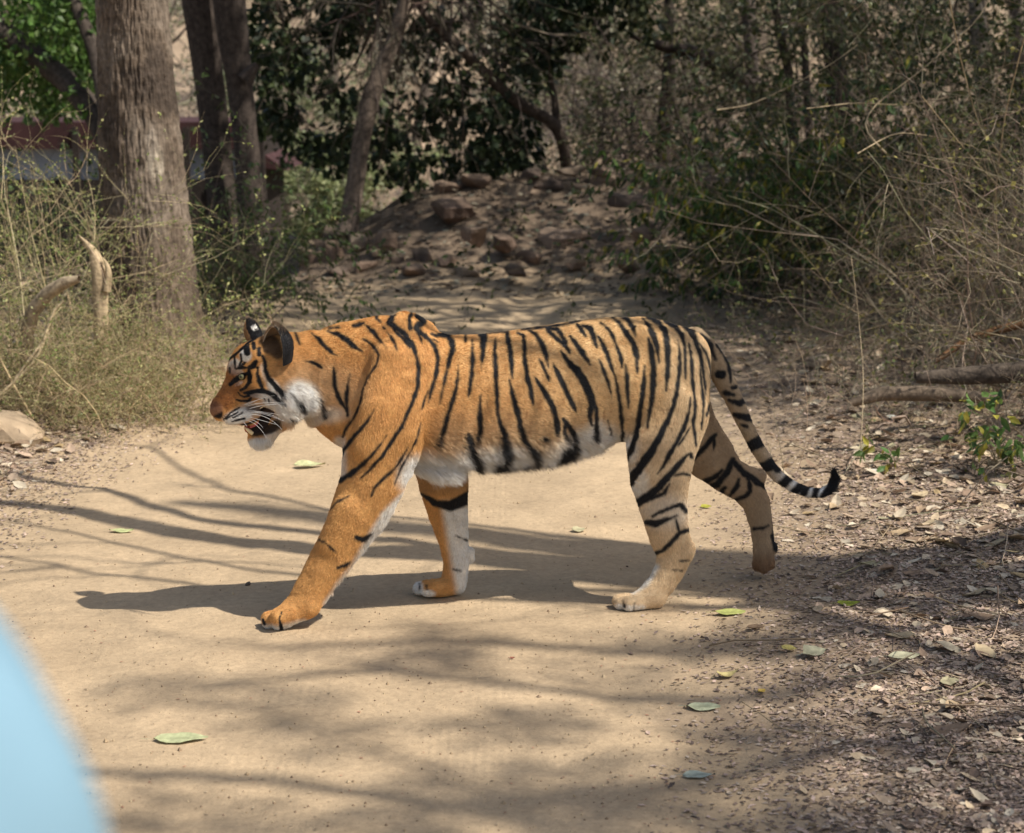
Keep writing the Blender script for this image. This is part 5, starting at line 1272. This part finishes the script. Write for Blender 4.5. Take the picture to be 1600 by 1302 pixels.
# loose dry twigs on the bank
n = 900; x, y = scatter(n * 4, edge2, 4.4, 14, 1.0); x, y = x[:n], y[:n]; n = len(x)
a = rs.uniform(0, 6.28, n); S = np.stack([x, y, hz(x, y) + .006], 1)
P = walk(S, np.stack([np.cos(a), np.sin(a), rs.normal(0, .05, n)], 1), rs.uniform(.05, .35, n), 5, .12, 0, rs)
P[:, :, 2] = np.maximum(P[:, :, 2], hz(P[:, :, 0].ravel(), P[:, :, 1].ravel()).reshape(P.shape[:2]) + .004)
V, f, c = twigmesh([(P, rs.uniform(.0012, .003, (n, 1)) * np.ones((1, 5)))], (.34, .26, .17), rs)
add('fallen_twigs', V, f, c, mat=M_TWIG, kind='stuff')

# ---- leaf shapes: a real blade with midrib fold, curl and stalk
def leaf_shape(L, Wd, fold, curl, twist, seed, stalk=.25, nu=9):
    rr = np.random.default_rng(seed); V = []; 
    t = np.linspace(0, 1, nu)
    wv = np.sin(np.pi * np.clip(t, 0, 1) ** .85) ** .8 * (1 - .25 * t)
    ph = rr.uniform(0, 6, 3)
    for i in range(nu):
        for s in (-1, -.5, 0, .5, 1):
            xx = (t[i] - .5) * L; yy = s * wv[i] * Wd * .5
            zz = abs(s) * fold * Wd * wv[i] + curl * L * (2 * (t[i] - .5)) ** 2 * (1 if rr is None else 1) + .03 * Wd * math.sin(ph[0] + 9 * t[i] + 3 * s) + twist * s * Wd * (t[i] - .5)
            V.append((xx, yy * (1 + .07 * math.sin(ph[1] + 17 * t[i])), zz))
    V = np.array(V); V[:, 2] -= V[:, 2].min() - .001
    f = [[i * 5 + j, (i + 1) * 5 + j, (i + 1) * 5 + j + 1, i * 5 + j + 1] for i in range(nu - 1) for j in range(4)]
    k = len(V); b0 = V[2]
    st = np.array([[b0[0] + .01 * L, -.0012, b0[2]], [b0[0] + .01 * L, .0012, b0[2]], [b0[0] - stalk * L, .0012 + .06 * L, .002], [b0[0] - stalk * L, -.0012 + .06 * L, .002]])
    V = np.concatenate([V, st]); f.append([k, k + 1, k + 2, k + 3])
    return V, np.array(f)
def leaf_mesh(nm, L, Wd, fold, curl, twist, seed, colr, mat):
    V, f = leaf_shape(L, Wd, fold, curl, twist, seed)
    n = fbm(V * 40 + seed, 3, 5)[:, None]
    c = np.array(colr)[None] * (.8 + .4 * n); c[-4:] *= .6
    rib = (np.abs(V[:, 1]) < .001); c[rib] *= .8
    return mesh_np(nm, V, f, np.clip(c, 0, 1), True, mat)
lab_leaves = [
 (283, 1158, 96, 34, .1, (.42, .44, .25), .06, .02, 'large pale green leaf lying on the sand at the lower left'),
 (1140, 961, 56, 30, .05, (.36, .38, .12), .08, .02, 'yellow green leaf on the sand right of the hind paw'),
 (1272, 1026, 52, 34, .5, (.33, .32, .22), .25, .05, 'curled grey green leaf below the yellow green leaf'),
 (1233, 1018, 30, 28, -.5, (.50, .42, .14), .2, .10, 'small curled yellow leaf beside the curled grey green leaf'),
 (1411, 1030, 60, 28, .15, (.42, .40, .27), .1, .03, 'pale grey leaf beside the long strip of bark'),
 (1136, 1060, 46, 26, .5, (.50, .42, .19), .25, .10, 'crumpled pale yellow leaf with a thin brown stalk'),
 (1190, 1083, 19, 22, .8, (.52, .36, .08), .2, .06, 'tiny bright yellow leaf at the edge of the sand'),
 (1099, 1109, 60, 30, -.05, (.40, .42, .28), .05, .02, 'pale green leaf with a frayed tip on the lower sand'),
 (1092, 1215, 58, 28, .05, (.33, .37, .31), .05, .02, 'bluish grey leaf nearest the bottom edge'),
 (1325, 947, 42, 24, .1, (.25, .28, .04), .15, .04, 'bright green leaf in the shadow band on the litter'),
 (190, 832, 44, 18, -.1, (.44, .46, .22), .06, .03, 'narrow pale green leaf on the streaked shadows at the left'),
 (484, 731, 54, 26, .15, (.48, .48, .26), .22, .04, 'folded pale green leaf on the sand under the tiger neck'),
 (1103, 795, 20, 20, .2, (.36, .34, .05), .2, .06, 'small yellow leaf between the hind legs'),
 (1253, 480, 30, 34, .3, (.60, .50, .40), .15, .06, 'bright cream leaf on the bank above the tail'),
 (1370, 742, 30, 28, .3, (.50, .48, .42), .15, .05, 'pale silvery leaf right of the tail tip'),
 (1395, 655, 28, 28, .1, (.44, .44, .38), .12, .05, 'rounded silvery leaf below the dark weathered log'),
 (1180, 985, 34, 20, .3, (.20, .135, .085), .35, .12, 'dark curled brown leaf behind the yellow green leaf'),
 (905, 831, 26, 16, .1, (.46, .42, .26), .1, .04, 'small straw leaf on the sand under the tiger belly'),
 (560, 467, 18, 22, .1, (.42, .36, .16), .1, .04, 'yellowish leaf on the shaded road behind the tiger'),
 (800, 1030, 10, 12, .1, (.30, .12, .08), .1, .04, 'tiny reddish leaf scrap on the open foreground sand'),
]
for k, (u, v, wpx, hpx, yaw, colr, fold, curl, lab) in enumerate(lab_leaves):
    p = on_ground(u, v); s = p[1] / F; L = wpx * s * .92; Wd = L * (.50 + .25 * (hpx / wpx > .6))
    me = leaf_mesh('fallen_leaf', L, Wd, fold, curl * (1.0 + (k * 3 % 4) * .6), .15 * math.sin(k * 2.1), 50 + k, colr, M_DRY)
    o = bpy.data.objects.new('fallen_leaf', me); link(o, None, lab, 'leaf', 'single leaves standing out on the ground')
    tl = .10 + .22 * ((k * 7) % 5) / 5; o.location = (p[0], p[1], p[2] + .002 + math.sin(tl) * Wd * .36); o.rotation_euler = (tl, 0, yaw)
# the leaves of the litter that show largest, one by one
kinds = [leaf_mesh('dry_leaf', .1, .055, rs.uniform(.05, .3), rs.uniform(0, .12), rs.uniform(-.4, .4), 90 + k, c, M_DRY) for k, c in enumerate([(.42, .31, .19), (.36, .26, .17), (.48, .38, .24), (.30, .21, .14), (.52, .44, .31), (.44, .32, .17), (.26, .18, .12), (.40, .36, .22)])]
cnt = 0
xs_, ys_ = scatter(3000, edge2, 5.0, 12.5, 1.0)
for x, y in zip(xs_, ys_):
    u_, v_ = UV(np.array([x, y, 0.0]))
    if not (-20 < u_ < 1620 and v_ < 1290): continue
    if y < 6.6 and rs.random() < .72: continue
    if cnt >= 270: break
    o = bpy.data.objects.new('dry_leaf', kinds[int(rs.integers(0, len(kinds)))])
    COL.objects.link(o); o.parent = ground
    s = rs.uniform(.45, 1.15); z = float(hz(x, y)[0])
    o.location = (x, y, z + .006); o.scale = (s, s, s); o.rotation_euler = (rs.normal(0, .18), rs.normal(0, .18), rs.uniform(0, 6.28))
    cnt += 1

# ================================================================== TREE OVERHEAD (outside the picture), whose limbs shade the road
sh = SUN[:2] / SUN[2]
def lifted(pts, h0, h1=None):
    """limb whose shadow runs through the given ground places"""
    h1 = h0 if h1 is None else h1; out = []
    for i, (u, v) in enumerate(pts):
        p = G(u, v); h = h0 + (h1 - h0) * i / (len(pts) - 1)
        out.append(np.array([p[0] + sh[0] * h, p[1] + sh[1] * h, h]))
    return out
over = empty('overhanging_tree', (6.6, 4.6, .5), 'large tree outside the picture at the right whose limbs reach over the road', 'tree')
tr0 = np.array([6.6, 4.6, .3])
trunkP = np.array([tr0, tr0 + [-.1, 0, 1.6], tr0 + [-.3, .1, 3.2], tr0 + [-.5, .1, 5.0], tr0 + [-.6, .2, 8.0], tr0 + [-.5, .3, 11.0]])
add('trunk', *limb(trunkP, np.array([.38, .32, .28, .24, .16, .06]), sides=20, per=8, amp=.01, seed=9, col=(.16, .12, .09)), mat=M_BARK, parent=over)
limbs = [
 ([(20, 742), (180, 770), (300, 812), (500, 830), (640, 850), (1000, 885), (1300, 900)], 3.4, 4.6, .024, .05, .0),
 ([(-60, 785), (120, 795), (280, 834), (500, 858), (700, 868), (1050, 905), (1300, 900), (1600, 868), (1800, 850)], 3.8, 5.2, .04, .19, .0),
 ([(20, 812), (180, 850), (320, 876), (470, 900), (620, 905)], 4.0, 4.6, .010, .020, .0),
 ([(-40, 862), (100, 885), (170, 897), (330, 916), (600, 930)], 4.4, 4.8, .010, .022, .0),
 ([(230, 700), (340, 762), (520, 800), (700, 815)], 4.6, 5.0, .014, .02, .0),
 ([(960, 955), (1100, 952), (1250, 935), (1420, 915), (1600, 905), (1800, 900)], 5.0, 5.4, .014, .04, .0),
 ([(330, 1075), (600, 1045), (900, 1085), (1150, 1100), (1400, 1060), (1700, 1040)], 8.0, 8.5, .02, .05, .0),
 ([(450, 1010), (700, 1000), (1000, 1018), (1300, 1000), (1700, 980)], 7.5, 8.0, .02, .05, .0),
 ([(100, 1210), (420, 1215), (700, 1260), (1000, 1240), (1300, 1180), (1700, 1130)], 8.0, 9.0, .03, .06, .0)]
lp = []
twl = []
hl = np.array([W(1095, 560, 6.55) + SUN * 5.6, W(1128, 640, 6.6) + SUN * 5.6, W(1165, 745, 6.65) + SUN * 5.7, W(1190, 900, 6.6) + SUN * 5.8, W(1215, 1010, 6.5) + SUN * 6.0])
for pts, h0, h1, r0, r1, _ in limbs:
    P = lifted(pts, h0, h1)
    endp = trunkP[3] + np.array([0, 0, (h1 - 5) * .8])
    P = P + [P[-1] * .5 + endp * .5, endp]
    R = list(np.linspace(r0, r1, len(P) - 1)) + [r1 * 1.3]
    lp.append(limb(np.array(P), np.array(R), sides=10, per=10, amp=.002, seed=len(lp), col=(.14, .11, .085)))
    ns = 7
    S = np.array([P[int(k)] for k in rs.integers(0, len(P) - 2, ns)])
    twl += grow(S, rs.normal(0, 1, (ns, 3)) * [1, .5, .5] + [-.8, 0, .2], rs.uniform(.4, 1.1, ns), rs, 3, 2, .009, .14, 0)
lp.append(limb(np.concatenate([hl, [trunkP[4] * .5 + hl[-1] * .5, trunkP[4]]]), np.array([.06, .13, .17, .15, .13, .15, .17]), sides=12, per=8, amp=.003, seed=99, col=(.14, .11, .085)))
add('limbs', *join(lp), mat=M_BARK, parent=over, kind='stuff')
add('twigs', *twigmesh(twl, (.14, .11, .085), rs), mat=M_TWIG, parent=over, kind='stuff')
# leafy crown, thin where the road is sunlit
cl = []
def shade_patch(u, v, h, r, n, sx=1.0):
    p = G(u, v); c = np.array([p[0] + sh[0] * h, p[1] + sh[1] * h, h])
    cl.append((c + rs.normal(0, 1, (n, 3)) * [r * sx, r * .35, r * .3], np.full(n, .16)))
for u, v, h, r, n in [(1350, 1180, 9, .45, 7), (1480, 1080, 9, .4, 4), (1250, 1270, 9, .4, 8), (1050, 1150, 9.5, .35, 6), (760, 1260, 9.5, .4, 6), (450, 1290, 9.5, .35, 5), (560, 1180, 10, .3, 3), (900, 1020, 9.5, .3, 6), (1200, 1010, 9, .25, 3),
                      (1500, 1290, 9, .4, 7), (1130, 1290, 9.5, .35, 9), (350, 1090, 10, .25, 2), (1420, 940, 8, .25, 5), (700, 1080, 10, .35, 4), (1560, 760, 7, .25, 4), (1500, 700, 7, .3, 5), (1400, 640, 7, .3, 5)]:
    shade_patch(u, v, h, r, n)
cs = np.concatenate([a for a, b in cl]); rr_ = np.concatenate([b for a, b in cl])
P, Dn = clumps(cs, rr_, len(cs) * 45, rs)
add('crown', *leafmesh(P, Dn, .08, .05, [(.05, .09, .025), (.07, .11, .03)], rs, .4, cheap=True), mat=M_LEAF, parent=over, kind='stuff', smooth=False)

# second shade tree, farther up the road, above and right of the frame
rs = np.random.default_rng(33)
over2 = empty('canopy_tree', (7.6, 13.0, .8), 'spreading tree outside the picture at the right that shades the far road', 'tree')
t0 = np.array([7.6, 13.0, .6]); tp = np.array([t0, t0 + [-.2, 0, 3], t0 + [-.5, 0, 6], t0 + [-.8, 0, 9]])
parts = [limb(tp, np.array([.4, .32, .25, .12]), sides=18, per=6, amp=.01, seed=12, col=(.15, .115, .09))]
add('trunk', *join(parts), mat=M_BARK, parent=over2)
lpp = []
cs = []
for _ in range(760):
    # shaded ground patch (x, y) -> canopy place above it
    y = rs.uniform(10.3, 20); xlo = np.interp(y, [10.3, 11.6, 13.5, 22], [-.2, -1.0, -3.6, -5.0]); x = rs.uniform(xlo, 4.6)
    if y < 12 and x < 2.2 and rs.random() < .25: continue
    if x > 1.6 and y < 15 and rs.random() < .45: continue
    h = rs.uniform(5.4, 8.2)
    cs.append(np.array([x + sh[0] * h, y + sh[1] * h, h]))
cs = np.array(cs)
P, Dn = clumps(cs, rs.uniform(.22, .5, len(cs)), 24000, rs)
add('crown', *leafmesh(P, Dn, .13, .085, [(.04, .07, .02), (.06, .09, .025)], rs, .3, cheap=True), mat=M_LEAF, parent=over2, kind='stuff', smooth=False)
for k in range(16):
    c = cs[rs.integers(0, len(cs))]; s = tp[2] * (1 - (q := rs.random())) + tp[3] * q
    lpp.append(limb(np.array([s, s * .6 + c * .4 + [0, 0, .5], c]), np.array([.09, .06, .02]), sides=8, per=5, seed=k, col=(.13, .1, .08)))
add('limbs', *join(lpp), mat=M_BARK, parent=over2, kind='stuff')

# ================================================================== BLUE COVER close to the camera
cc = np.array(W(-470, 1395, .72)); r = 655 / F * .72
r *= 1.02; V, f = ball(cc, r, 64, (1.0, .8, 1.0))
low = V[:, 2] < cc[2]; V[low, 2] = cc[2] + (V[low, 2] - cc[2]) * 3.2
fold = np.sin(np.arctan2(V[:, 1] - cc[1], V[:, 0] - cc[0]) * 9 + V[:, 2] * 14) * .004
V[:, :2] += unit(V[:, :2] - cc[:2]) * fold[:, None]
add('blue_cover', V, f, mat=mat_flat('pale_blue_cloth', (.20, .335, .43), rough=.8, var=.06, scale=9), label='pale blue rounded cloth cover, out of focus at the lower left corner', cat='cover')
